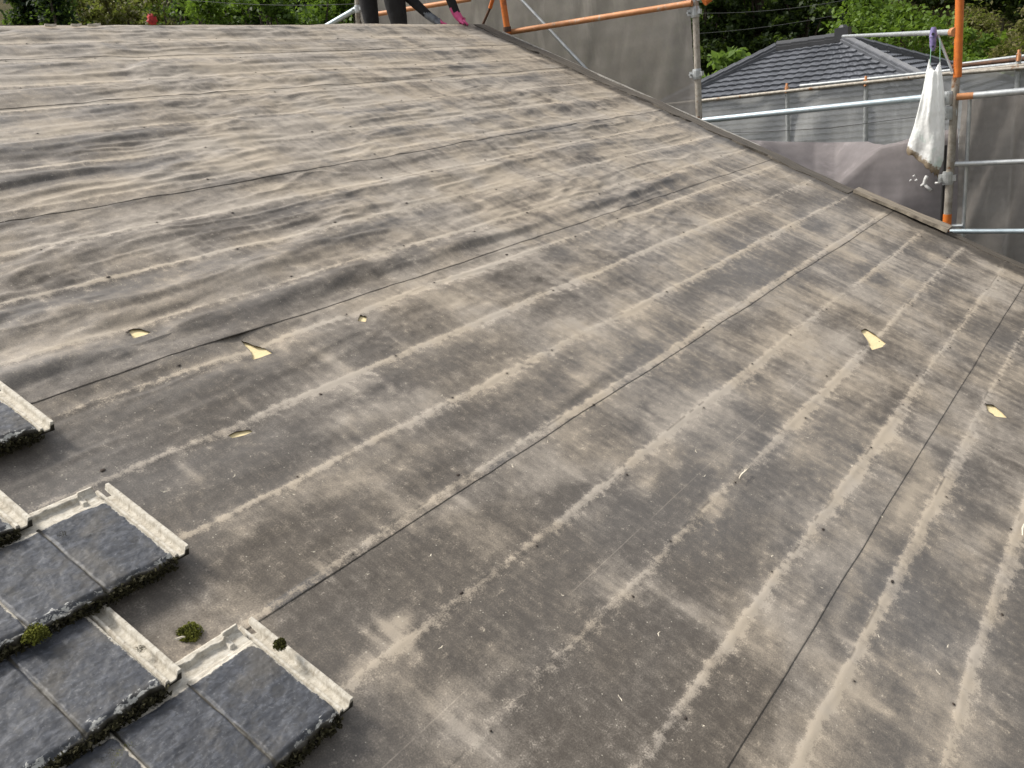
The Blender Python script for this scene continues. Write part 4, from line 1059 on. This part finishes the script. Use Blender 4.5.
for i in range(nb_):
    z0 = GROUND + i * .22
    for (c, hx, hy) in (((XR, ya_), wr, .05), ((XR, yb_), wr, .05)): mb.box((c[0], c[1], z0 + .105), (hx - .06, 0, 0), (0, hy, 0), (0, 0, .103))
    for x in (xa, xb): mb.box((x, (ya_ + yb_) / 2, z0 + .105), (.05, 0, 0), (0, (yb_ - ya_) / 2, 0), (0, 0, .103))
mb.box((XR, (ya_ + yb_) / 2, (GROUND + wz) / 2), (wr - .1, 0, 0), (0, (yb_ - ya_) / 2 - .1, 0), (0, 0, (wz - GROUND) / 2))
mb.build('wall', M['nwall'], nh)
mb = MB()
e = RUN + .02; zg = zR - RUN * PN - .03
for (a, b) in ((cW[('A', -1)], cW[('B', -1)]), (cW[('B', -1)], cW[('B', 1)])):
    mb.tube([a + np.array([0, 0, -.06]), b + np.array([0, 0, -.06])], .06, 10)
mb.build('gutter', M['nridge'], nh)

# ------------------------------------------------------------------ the worker bending over the ridge
def person():
    R_ = lambda px, py, D: at_d(px, py, D)
    D = 7.05
    base = at_d(385, 24, D)
    P = thing('person', 'worker in black bending over the ridge, pink and grey gloves on the felt', 'person', base)
    # local frame: right along the picture, up, depth
    ex = CR - np.array([0, 0, CR[2]]); ex /= np.linalg.norm(ex); ez = np.array([0, 0, 1.0]); ey = np.cross(ez, ex)   # ey: away from the camera
    mpx = D / FPX
    def L(px, py, dy=0.0):
        return base + ex * (px - 385) * mpx + ez * (24 - py - .123 * (px - 385)) * mpx + ey * dy
    bm = bpy.data.meshes.new('body')
    pts = []; rad = []; ed = []
    def add(p, r, par=None):
        pts.append(tuple(p)); rad.append(r); i = len(pts) - 1
        if par is not None: ed.append((par, i))
        return i
    pel = add(L(392, -88, .12), .135)
    hipL = add(L(380, -80, .20), .105, pel); kneeL = add(L(371, -27, .16), .075, hipL); calL = add(L(368.5, -2, .18), .084, kneeL); ankL = add(L(369, 36, .20), .055, calL); ftL = add(L(384, 44, .14), .04, ankL); toeL = add(L(398, 45, .10), .03, ftL)
    hipR = add(L(402, -80, .06), .105, pel); kneeR = add(L(398, -27, .00), .078, hipR); calR = add(L(397, 0, .05), .098, kneeR); ankR = add(L(399, 38, .10), .055, calR); ftR = add(L(412, 46, .02), .04, ankR); toeR = add(L(426, 47, -.02), .03, ftR)
    wai = add(L(408, -96, .10), .125, pel); che = add(L(432, -88, .08), .14, wai); nk0 = add(L(450, -78, .06), .085, che); nk = add(L(457, -72, .05), .055, nk0)
    hd0 = add(L(464, -66, .04), .085, nk); hd1 = add(L(473, -56, .03), .095, hd0); hd2 = add(L(479, -48, .03), .07, hd1)
    hands = []
    for (sx, dy, elb, wr_) in ((430, .20, (401, -12, .14), (429, 15.5, .03)), (446, -.08, (446, -26, -.06), (457.5, 15.5, -.05))):
        sh = add(L(sx, -82, dy), .075, che); el = add(L(*elb), .050, sh); w = add(L(*wr_), .036, el)
        hands.append((w, wr_))
    for hi, (w, wr_) in enumerate(hands):
        px, py, dy = wr_
        dirx = 1 if hi == 0 else .55
        pm = add(L(px + 6 * dirx, py + 4.5, dy - .01), .030, w); kn = add(L(px + 11 * dirx, py + 7, dy - .02), .028, pm)
        for f in range(4):
            off = (f - 1.5) * .020
            f1 = add(np.array(L(px + 13 * dirx, py + 7.0, dy - .02)) + ey * off, .0105, kn)
            f2 = add(np.array(L(px + (16.5 - abs(f - 1.3) * .5) * dirx, py + 8.4, dy - .02)) + ey * off * 1.1, .0098, f1)
            add(np.array(L(px + (19 - abs(f - 1.3) * .7) * dirx, py + 10.2, dy - .02)) + ey * off * 1.1, .0088, f2)
        t1 = add(np.array(L(px + 8 * dirx, py + 7, dy - .05)), .012, pm); add(np.array(L(px + 12 * dirx, py + 9.5, dy - .065)), .0095, t1)
    bm.from_pydata(pts, ed, []); bm.update()
    o = bpy.data.objects.new('body', bm); C.objects.link(o)
    o.modifiers.new('skin', 'SKIN'); 
    if not bm.skin_vertices:
        for_layer = None
        import bmesh
        b2 = bmesh.new(); b2.from_mesh(bm); b2.verts.layers.skin.verify(); b2.to_mesh(bm); b2.free()
    for i, sv in enumerate(bm.skin_vertices[0].data):
        sv.radius = (rad[i], rad[i]); sv.use_root = (i == 0)
    ss = o.modifiers.new('sub', 'SUBSURF'); ss.levels = 2; ss.render_levels = 2
    dg = bpy.context.evaluated_depsgraph_get(); ev = o.evaluated_get(dg); me = bpy.data.meshes.new_from_object(ev)
    o.modifiers.clear(); o.data = me
    me.materials.clear()
    cloth = simple('black_work_cloth', (.010, .0105, .013), (.005, .005, .006), 24, .9, bmp=.5)
    pink = simple('pink_glove_rubber', (.62, .09, .25), (.48, .06, .19), 30, .6)
    grey = simple('grey_glove_fabric', (.16, .18, .20), (.10, .11, .13), 30, .8)
    skin = simple('skin', (.45, .28, .20), None, 20, .55)
    for m in (cloth, pink, grey, skin): me.materials.append(m)
    hv = [np.array(pts[w]) for w, _ in hands]
    mi = np.zeros(len(me.polygons), dtype=np.int32); hd = np.array(pts[hd1])
    for p in me.polygons:
        c = np.array(p.center)
        if np.linalg.norm(c - hd) < .16: mi[p.index] = 3
        for hi, w in enumerate(hv):
            dv = c - w
            if np.linalg.norm(dv) < .24 and dv @ ez < .02 and dv @ ex > -.03 and c[2] > base[2] - .2:
                al = dv @ ex
                mi[p.index] = 1 if (hi == 1 or al > .095) else 2
    me.polygons.foreach_set('material_index', mi); me.polygons.foreach_set('use_smooth', np.ones(len(mi), bool))
    put_under(o, P)
    # white cap over the head (above the picture)
    c = np.array(pts[hd1]) + ez * .02; V = []; F = []
    for i in range(8):
        a = i / 7 * math.pi / 2
        for j in range(16):
            w = 2 * math.pi * j / 16; V.append(c + .118 * (math.cos(a) * (ex * math.cos(w) + ey * math.sin(w)) + ez * math.sin(a) * 1.0) + (ex * .07 * max(0, math.cos(w)) if i == 0 else 0))
    F = [(i * 16 + j, i * 16 + (j + 1) % 16, (i + 1) * 16 + (j + 1) % 16, (i + 1) * 16 + j) for i in range(7) for j in range(16)]
    mesh_ob('cap', V, F, cloth, P, True)
person()
# small red thing showing over the ridge
m_red = simple('red_cloth', (.42, .02, .02), (.20, .008, .010), 40, .7, bmp=.6)
q = at_d(152, 20.0, 5.75); V = []; F = []
for i in range(14):
    a = -math.pi / 2 + math.pi * i / 13
    for j in range(20):
        w = 2 * math.pi * j / 20
        d = CR * math.cos(a) * math.cos(w) + np.array([0, 0, 1.0]) * math.sin(a) * 1.2 + np.cross([0, 0, 1.0], CR) * math.cos(a) * math.sin(w)
        k = .026 * (1 + 1.1 * (vn(j * .9, i * .8, 96) - .5))
        V.append(q + d * k)
F = [(i * 20 + j, i * 20 + (j + 1) % 20, (i + 1) * 20 + (j + 1) % 20, (i + 1) * 20 + j) for i in range(13) for j in range(20)]
tag(mesh_ob('red_bundle', V, F, m_red, None, True), 'small crumpled red thing just showing over the ridge', 'red bundle')
# bits lying along the ridge
for k, (px, py) in enumerate([(50, 22.5), (76, 22.5), (92, 21.8), (96, 22)]):
    uu, vv = on_roof(px, 25, .03); splinter(uu, V_RIDGE - .035, .06, .012, .1 * k, 'pale crumb of mortar lying along the ridge', 'mortar crumbs on the ridge', 'mortar_crumb')

# ------------------------------------------------------------------ land, hill, trees
def terrain_z(x, y):
    d = np.hypot(x, y)
    h = GROUND + 24 * sst(24, 110, d) * (.8 + .4 * vn(x * .03, y * .03, 7)) + (fbm(x * .08, y * .08, 8, 3) - .5) * 1.2 * sst(14, 30, d)
    return h
rs = np.concatenate([np.linspace(0, 24, 13), np.linspace(26, 130, 70), [180, 300]]); az = np.linspace(0, 2 * math.pi, 181)[:-1]
Rr, Az = np.meshgrid(rs, az, indexing='ij'); X = Rr * np.cos(Az); Y = Rr * np.sin(Az); Z = terrain_z(X, Y)
V = np.stack([X, Y, Z], -1).reshape(-1, 3); n = 180
F = np.array([(i * n + j, (i + 1) * n + j, (i + 1) * n + (j + 1) % n, i * n + (j + 1) % n) for i in range(len(rs) - 1) for j in range(n)])
mg, nt, bs = mat_new('grassy_ground', .95, .2)
f1 = noise(nt, .25, 6, .65); f2 = noise(nt, 3.0, 6, .7)
gcol = ramp(nt, f1, [(.35, (.055, .060, .018)), (.5, (.10, .078, .035)), (.68, (.045, .060, .016))])
gcol = mixc(nt, f2, gcol, (.05, .045, .018)); nt.links.new(gcol, bs.inputs['Base Color']); bump(nt, bs, f2, .8, .2)
tag(mesh_ob('ground', V, F, mg, None, True), 'grassy land rising to a wooded hill', kind='structure')

def leaf_mat(name, c1, c2, c3, scale=1.2):
    m, nt, b = mat_new(name, .55, .35)
    f = noise(nt, scale, 4, .6); oi = noise(nt, 14, 2, .5)
    col = ramp(nt, f, [(.3, c1), (.5, c2), (.72, c3)])
    col = mixc(nt, math_n(nt, 'MULTIPLY', oi, .5), col, tuple(.5 * c for c in c2))
    nt.links.new(col, b.inputs['Base Color'])
    tl = N(nt, 'ShaderNodeBsdfTranslucent'); nt.links.new(mixc(nt, .5, col, (.14, .22, .02)), tl.inputs['Color'])
    mx = N(nt, 'ShaderNodeMixShader'); mx.inputs[0].default_value = .48
    nt.links.new(b.outputs[0], mx.inputs[1]); nt.links.new(tl.outputs[0], mx.inputs[2]); nt.links.new(mx.outputs[0], nt.nodes['Material Output'].inputs['Surface'])
    return m
LM = {'bright': leaf_mat('bright_leaf', (.075, .135, .018), (.13, .22, .028), (.21, .32, .05)),
      'fresh': leaf_mat('fresh_fern_leaf', (.12, .20, .035), (.19, .30, .065), (.27, .40, .10)),
      'mid': leaf_mat('mid_leaf', (.045, .085, .014), (.08, .145, .024), (.13, .21, .04)),
      'dark': leaf_mat('dark_leaf', (.028, .048, .016), (.048, .078, .024), (.076, .115, .034)),
      'conifer': leaf_mat('conifer_leaf', (.010, .026, .013), (.018, .042, .020), (.030, .058, .026)),
      'olive': leaf_mat('olive_leaf', (.10, .095, .028), (.17, .155, .05), (.27, .235, .09)),
      'tan': leaf_mat('dry_grass_leaf', (.12, .10, .04), (.19, .16, .07), (.26, .22, .11))}
M['bark'] = simple('bark', (.10, .078, .055), (.045, .035, .026), 9, .9, bmp=.6, stretch=(3, 3, .4))
M['bark_pale'] = simple('pale_bark', (.20, .17, .12), (.10, .085, .06), 9, .9, bmp=.6, stretch=(3, 3, .4))
def leaves_mesh(cent, size, r2, aspect=.55, droop=.25):
    n = len(cent); cent = np.asarray(cent)
    nr = r2.normal(size=(n, 3)); nr[:, 2] = np.abs(nr[:, 2]) + .35; nr /= np.linalg.norm(nr, axis=1)[:, None]
    t = np.cross(nr, r2.normal(size=(n, 3))); t /= np.linalg.norm(t, axis=1)[:, None]; b = np.cross(nr, t)
    s = size * r2.uniform(.6, 1.35, n)[:, None]
    V = np.empty((n, 4, 3)); V[:, 0] = cent - t * s; V[:, 1] = cent + b * s * aspect + nr * s * .12; V[:, 2] = cent + t * s - nr * s * droop; V[:, 3] = cent - b * s * aspect + nr * s * .12
    return V.reshape(-1, 3), np.arange(n * 4).reshape(n, 4)
def tree(name, base, H, Rc, kind, label, cat='tree', nclump=70, per=110, leaf=.11, z0=.25, shape='round', group=None, seed=0, bark='bark', spread=1.0, trunk_r=None):
    r2 = np.random.default_rng(2000 + seed); base = np.asarray(base, float)
    t = thing(name, label, cat, base, group)
    tr = trunk_r or H * .018
    top = base + np.array([r2.normal() * .03 * H, r2.normal() * .03 * H, H * .86])
    mb = MB(); K = 7; axis = [base + (top - base) * i / K + np.array([r2.normal(), r2.normal(), 0]) * H * .008 * (0 < i < K) for i in range(K + 1)]
    axis[0] = base - np.array([0, 0, .3])
    mb.tube(axis, [tr * (1 - .85 * i / K) for i in range(K + 1)], 9)
    clumps = []
    for i in range(nclump):
        if shape == 'cone':
            f = r2.random() ** .75; z = H * (z0 + (1 - z0) * f); rr = Rc * (1 - f) ** .8 * r2.uniform(.45, 1.05); a = r2.uniform(0, 6.283)
            c = base + np.array([rr * math.cos(a), rr * math.sin(a), z - .25 * rr]); cs = (.10 * H * (1 - f) + .25) * r2.uniform(.6, 1.1)
        elif shape == 'shrub':
            d = r2.normal(size=3); d /= np.linalg.norm(d); d[2] = abs(d[2]); rr = r2.random() ** .45
            c = base + np.array([d[0] * Rc * rr, d[1] * Rc * rr, H * (z0 + (1 - z0) * d[2] * rr)]); cs = Rc * .26 * r2.uniform(.6, 1.3)
        else:
            d = r2.normal(size=3); d /= np.linalg.norm(d); rr = r2.random() ** .38
            c = base + np.array([d[0] * Rc * rr, d[1] * Rc * rr, H * (z0 + 1) / 2 + d[2] * H * (1 - z0) / 2 * rr]); cs = Rc * .24 * r2.uniform(.55, 1.35)
        clumps.append((c, cs))
        if i % 3 == 0 and shape != 'shrub':
            k = int(np.clip((c[2] - base[2]) / H * K * .8, 1, K - 1)); a0 = axis[k]
            mb.tube([a0, (a0 + c) / 2 + np.array([0, 0, .04 * H]), c], [tr * .35, tr * .22, tr * .06], 5)
        elif shape == 'shrub' and i % 3 == 0:
            mb.tube([base - np.array([0, 0, .2]), (base + c) / 2 + np.array([0, 0, .1 * H]), c], [tr * .5, tr * .35, tr * .1], 5)
    mb.build('trunk', M[bark], t)
    cc = []
    for (c, cs) in clumps:
        k = int(per * r2.uniform(.5, 1.4))
        p = r2.normal(size=(k, 3)) * cs * .55 * np.array([1, 1, .62 if shape != 'cone' else .4]); cc.append(c + p)
    V, F = leaves_mesh(np.concatenate(cc), leaf, r2)
    mesh_ob('crown', V, F, LM[kind], t)
    return t
def ground_at(px, D):
    q = at_d(px, 40, D); return np.array([q[0], q[1], float(terrain_z(np.array(q[0]), np.array(q[1])))])
GTREE = 'trees on the hillside'
# spec: name, pixel column, depth, crown centre row, crown radius(m), ...
def tree_at(name, px, D, ytop, Rc, kind, label, **kw):
    b = ground_at(px, D); top = at_d(px, ytop, D)[2]
    H = max(1.2, top - b[2]); return tree(name, b, H, Rc, kind, label, **kw)
# right: bright broadleaf behind the neighbouring roof
tree_at('broadleaf_tree', 880, 27, -22, 2.55, 'bright', 'bright green leafy tree behind the neighbouring roof', nclump=150, per=170, leaf=.085, z0=.22, seed=1, group=None)
tree_at('broadleaf_shrub', 835, 26, 22, 1.0, 'bright', 'low bright shrub at the peak of the neighbouring roof', cat='shrub', nclump=50, per=120, leaf=.07, z0=.45, shape='round', seed=2)
tree_at('fern_shrub', 722, 22, 47, .95, 'fresh', 'pale green feathery shrub left of the neighbouring roof', cat='shrub', nclump=60, per=60, leaf=.11, z0=.35, shape='round', seed=3)
tree_at('leafy_shrub', 968, 24, 26, 1.0, 'bright', 'fresh green shrub right of the orange post', cat='shrub', nclump=60, per=130, leaf=.08, z0=.4, shape='round', seed=4)
tree_at('leafy_shrub', 985, 22, 45, .9, 'fresh', 'low pale green shrub above the far rails at the right', cat='shrub', nclump=40, per=110, leaf=.08, z0=.5, seed=5)
for k, (px, D, yt, kind, lab) in enumerate([(985, 30, 14, 'olive', 'olive shrub right of the fresh green one'), (1010, 28, 22, 'olive', 'olive yellow shrub near the right edge'), (1030, 31, 8, 'tan', 'straw coloured bush at the right edge'), (960, 33, 6, 'olive', 'olive bush close behind the orange post')]):
    tree_at('olive_bush', px, D, yt, 1.5, kind, lab, cat='shrub', nclump=70, per=120, leaf=.075, z0=.3, seed=10 + k, group='bushes on the right bank')
for k, (px, D, lab) in enumerate([(972, 44, 'dark tall tree at the top right, nearest the orange post'), (1000, 46, 'dark tall tree at the top right with a bare pale trunk'), (1025, 42, 'dark tall tree at the top right corner'), (938, 45, 'dark tree behind the bright leafy one')]):
    tree_at('tall_tree', px, D, -70, 2.0, 'dark', lab, nclump=70, per=110, leaf=.13, z0=.42, seed=20 + k, bark='bark_pale', group=GTREE)
# dark wood above the grassy bank
for k, (px, D, kind, lab) in enumerate([(705, 40, 'dark', 'dark tree just right of the grey post'), (728, 43, 'mid', 'second dark tree above the grassy bank, a little greener'), (752, 40, 'dark', 'dark tree over the middle of the grassy bank'), (778, 42, 'conifer', 'blackish conifer above the left end of the neighbouring roof'), (800, 39, 'dark', 'dark tree above the ridge of the neighbouring roof'), (822, 43, 'conifer', 'dark conifer close to the bright leafy tree')]):
    tree_at('wood_tree', px, D, -75, 1.7, kind, lab, nclump=90, per=120, leaf=.13, z0=.16 if k % 2 else .22, seed=30 + k, group=GTREE, shape='round' if kind != 'conifer' else 'cone')
for k, (px, D, kind, lab) in enumerate([(690, 52, 'dark', 'far dark tree behind the big net'), (740, 54, 'conifer', 'far conifer behind the grassy bank'), (790, 53, 'dark', 'far dark tree behind the neighbouring roof'), (850, 50, 'mid', 'far green tree behind the bright leafy one'), (910, 54, 'dark', 'far dark tree left of the orange post'), (990, 56, 'dark', 'far dark tree at the upper right')]):
    tree_at('far_tree', px, D, -110, 3.2, kind, lab, nclump=90, per=110, leaf=.2, z0=.12, seed=40 + k, group=GTREE)
# left: behind the ridge
LEFT = [('conifer_tree', 36, 30, -60, 1.15, 'conifer', 'dark conifer nearest the left corner above the ridge', 'cone'), ('conifer_tree', 62, 29, -60, .75, 'conifer', 'slim dark conifer, second from the left above the ridge', 'cone'),
        ('wood_tree', 4, 38, 10, 1.5, 'dark', 'dark tree at the left corner with sky beside it', 'round'),
        ('bushy_tree', 52, 44, -20, 1.8, 'fresh', 'pale green tree glimpsed between the two conifers', 'round'),
        ('bushy_tree', 88, 33, -30, 1.5, 'olive', 'olive brown bush right of the conifers', 'round'), ('bushy_tree', 112, 36, -40, 1.6, 'olive', 'olive yellow tree left of the red bundle', 'round'),
        ('bushy_tree', 100, 40, -60, 2.2, 'mid', 'green tree rising behind the olive bushes', 'round'), ('bushy_tree', 135, 34, -40, 1.4, 'olive', 'brownish olive tree just left of the red bundle', 'round'),
        ('bushy_tree', 168, 32, -40, 1.3, 'olive', 'yellowish bush just right of the red bundle', 'round'), ('bushy_tree', 185, 37, -60, 1.8, 'mid', 'green tree above the ridge, right of the red bundle', 'round'),
        ('bushy_tree', 205, 33, -40, 1.2, 'dark', 'dark tree left of the bright hedge above the ridge', 'round'),
        ('leafy_tree', 238, 28, -50, 1.5, 'bright', 'bright green tree above the ridge, first of the leafy row', 'round'), ('leafy_tree', 268, 31, -50, 1.5, 'mid', 'mid green tree, second of the leafy row above the ridge', 'round'),
        ('leafy_tree', 292, 28, -50, 1.4, 'mid', 'green tree, third of the leafy row above the ridge', 'round'), ('leafy_tree', 318, 29, -50, 1.5, 'bright', 'green tree right above the blue grey brace', 'round'), ('leafy_tree', 345, 31, -50, 1.4, 'mid', 'green tree close left of the worker', 'round')]
for k, (nm, px, D, yt, Rc, kind, lab, shp) in enumerate(LEFT):
    b = ground_at(px, D); top = at_d(px, yt, D)[2]
    tree(nm, b, top - b[2], Rc, kind, lab, nclump=110 if shp == 'round' else 160, per=130, leaf=.085, z0=.12, shape=shp, seed=60 + k, group='trees seen over the ridge')
for k, px in enumerate([-60, 0, 75, 150, 225, 300, 380]):
    b = ground_at(px, 55); top = at_d(px, -30 if px > 20 else 34, 55)[2]
    tree('far_tree', b, top - b[2], 3.6, 'dark' if k % 2 else 'mid', 'far tree closing the view behind the trees over the ridge', nclump=100, per=110, leaf=.2, z0=.1, seed=90 + k, group='far trees behind the ridge')
# undergrowth on the hill: reads as one mass
r2 = np.random.default_rng(77); n = 42000
a_ = r2.uniform(math.radians(-30), math.radians(80), n); d_ = 24 + 60 * r2.random(n) ** 1.2
x_ = d_ * np.cos(a_); y_ = d_ * np.sin(a_); z_ = terrain_z(x_, y_) + np.abs(r2.normal(size=n)) * .22
V, F = leaves_mesh(np.stack([x_, y_, z_], -1), .22, r2, .4)
tag(mesh_ob('undergrowth', V, F, LM['olive']), 'grassy olive undergrowth on the hillside', 'undergrowth', kind='stuff')
# power cables
M['cable'] = simple('grey_cable', (.16, .165, .16), None, 5, .6)
for (pa, pb, D, lab) in [((690, 13), (840, 1), 30, 'upper power cable crossing the dark wood'), ((690, 34), (860, 10), 32, 'lower power cable drooping in front of the dark wood'), ((160, -3), (370, 3), 24, 'power cable in front of the trees over the ridge')]:
    P0, P1 = at_d(*pa, D), at_d(*pb, D); d = P1 - P0
    mb = MB(); mb.tube([P0 + d * t + np.array([0, 0, -.25 * (1 - (2 * t - 1) ** 2)]) * .5 for t in np.linspace(-1.2, 2.2, 30)], .007, 6)
    tag(mb.build('power_cable', M['cable']), lab, 'cable', 'power cables')

# ------------------------------------------------------------------ light, sky, camera
SUN_EL, SUN_AZ = math.radians(52), math.radians(114)      # azimuth measured from +X towards +Y
sd = Vector((math.cos(SUN_EL) * math.cos(SUN_AZ), math.cos(SUN_EL) * math.sin(SUN_AZ), math.sin(SUN_EL)))
L = bpy.data.lights.new('sun', 'SUN'); L.energy = 2.1; L.angle = math.radians(13); L.color = (1, .94, .85)
lo = bpy.data.objects.new('sun', L); C.objects.link(lo); lo.rotation_euler = sd.to_track_quat('Z', 'Y').to_euler()
W = bpy.data.worlds.new('World'); S.world = W; W.use_nodes = True; nt = W.node_tree
bg = nt.nodes['Background']; sky = nt.nodes.new('ShaderNodeTexSky'); sky.sky_type = 'NISHITA'; sky.sun_disc = False
sky.sun_elevation = SUN_EL; sky.sun_rotation = math.pi / 2 - SUN_AZ; sky.dust_density = 3.0; sky.air_density = 1.0
hs = nt.nodes.new('ShaderNodeHueSaturation'); hs.inputs['Saturation'].default_value = .2
nt.links.new(sky.outputs[0], hs.inputs['Color']); nt.links.new(hs.outputs[0], bg.inputs[0]); bg.inputs[1].default_value = .10
cam = bpy.data.cameras.new('camera'); co = bpy.data.objects.new('camera', cam); C.objects.link(co)
Mx = Matrix.Identity(4)
for i in range(3):
    Mx[i][0] = CR[i]; Mx[i][1] = CU[i]; Mx[i][2] = -CF[i]; Mx[i][3] = CAM[i]
co.matrix_world = Mx; cam.sensor_width = 36; cam.lens = FPX / 1024 * 36; cam.clip_end = 2000; cam.clip_start = .05
S.camera = co
S.view_settings.view_transform = 'Standard'; S.view_settings.look = 'None'; S.view_settings.gamma = 1.0; S.view_settings.exposure = 1.08
S.view_settings.use_curve_mapping = False
S.render.engine = 'CYCLES'; S.cycles.transparent_max_bounces = 12
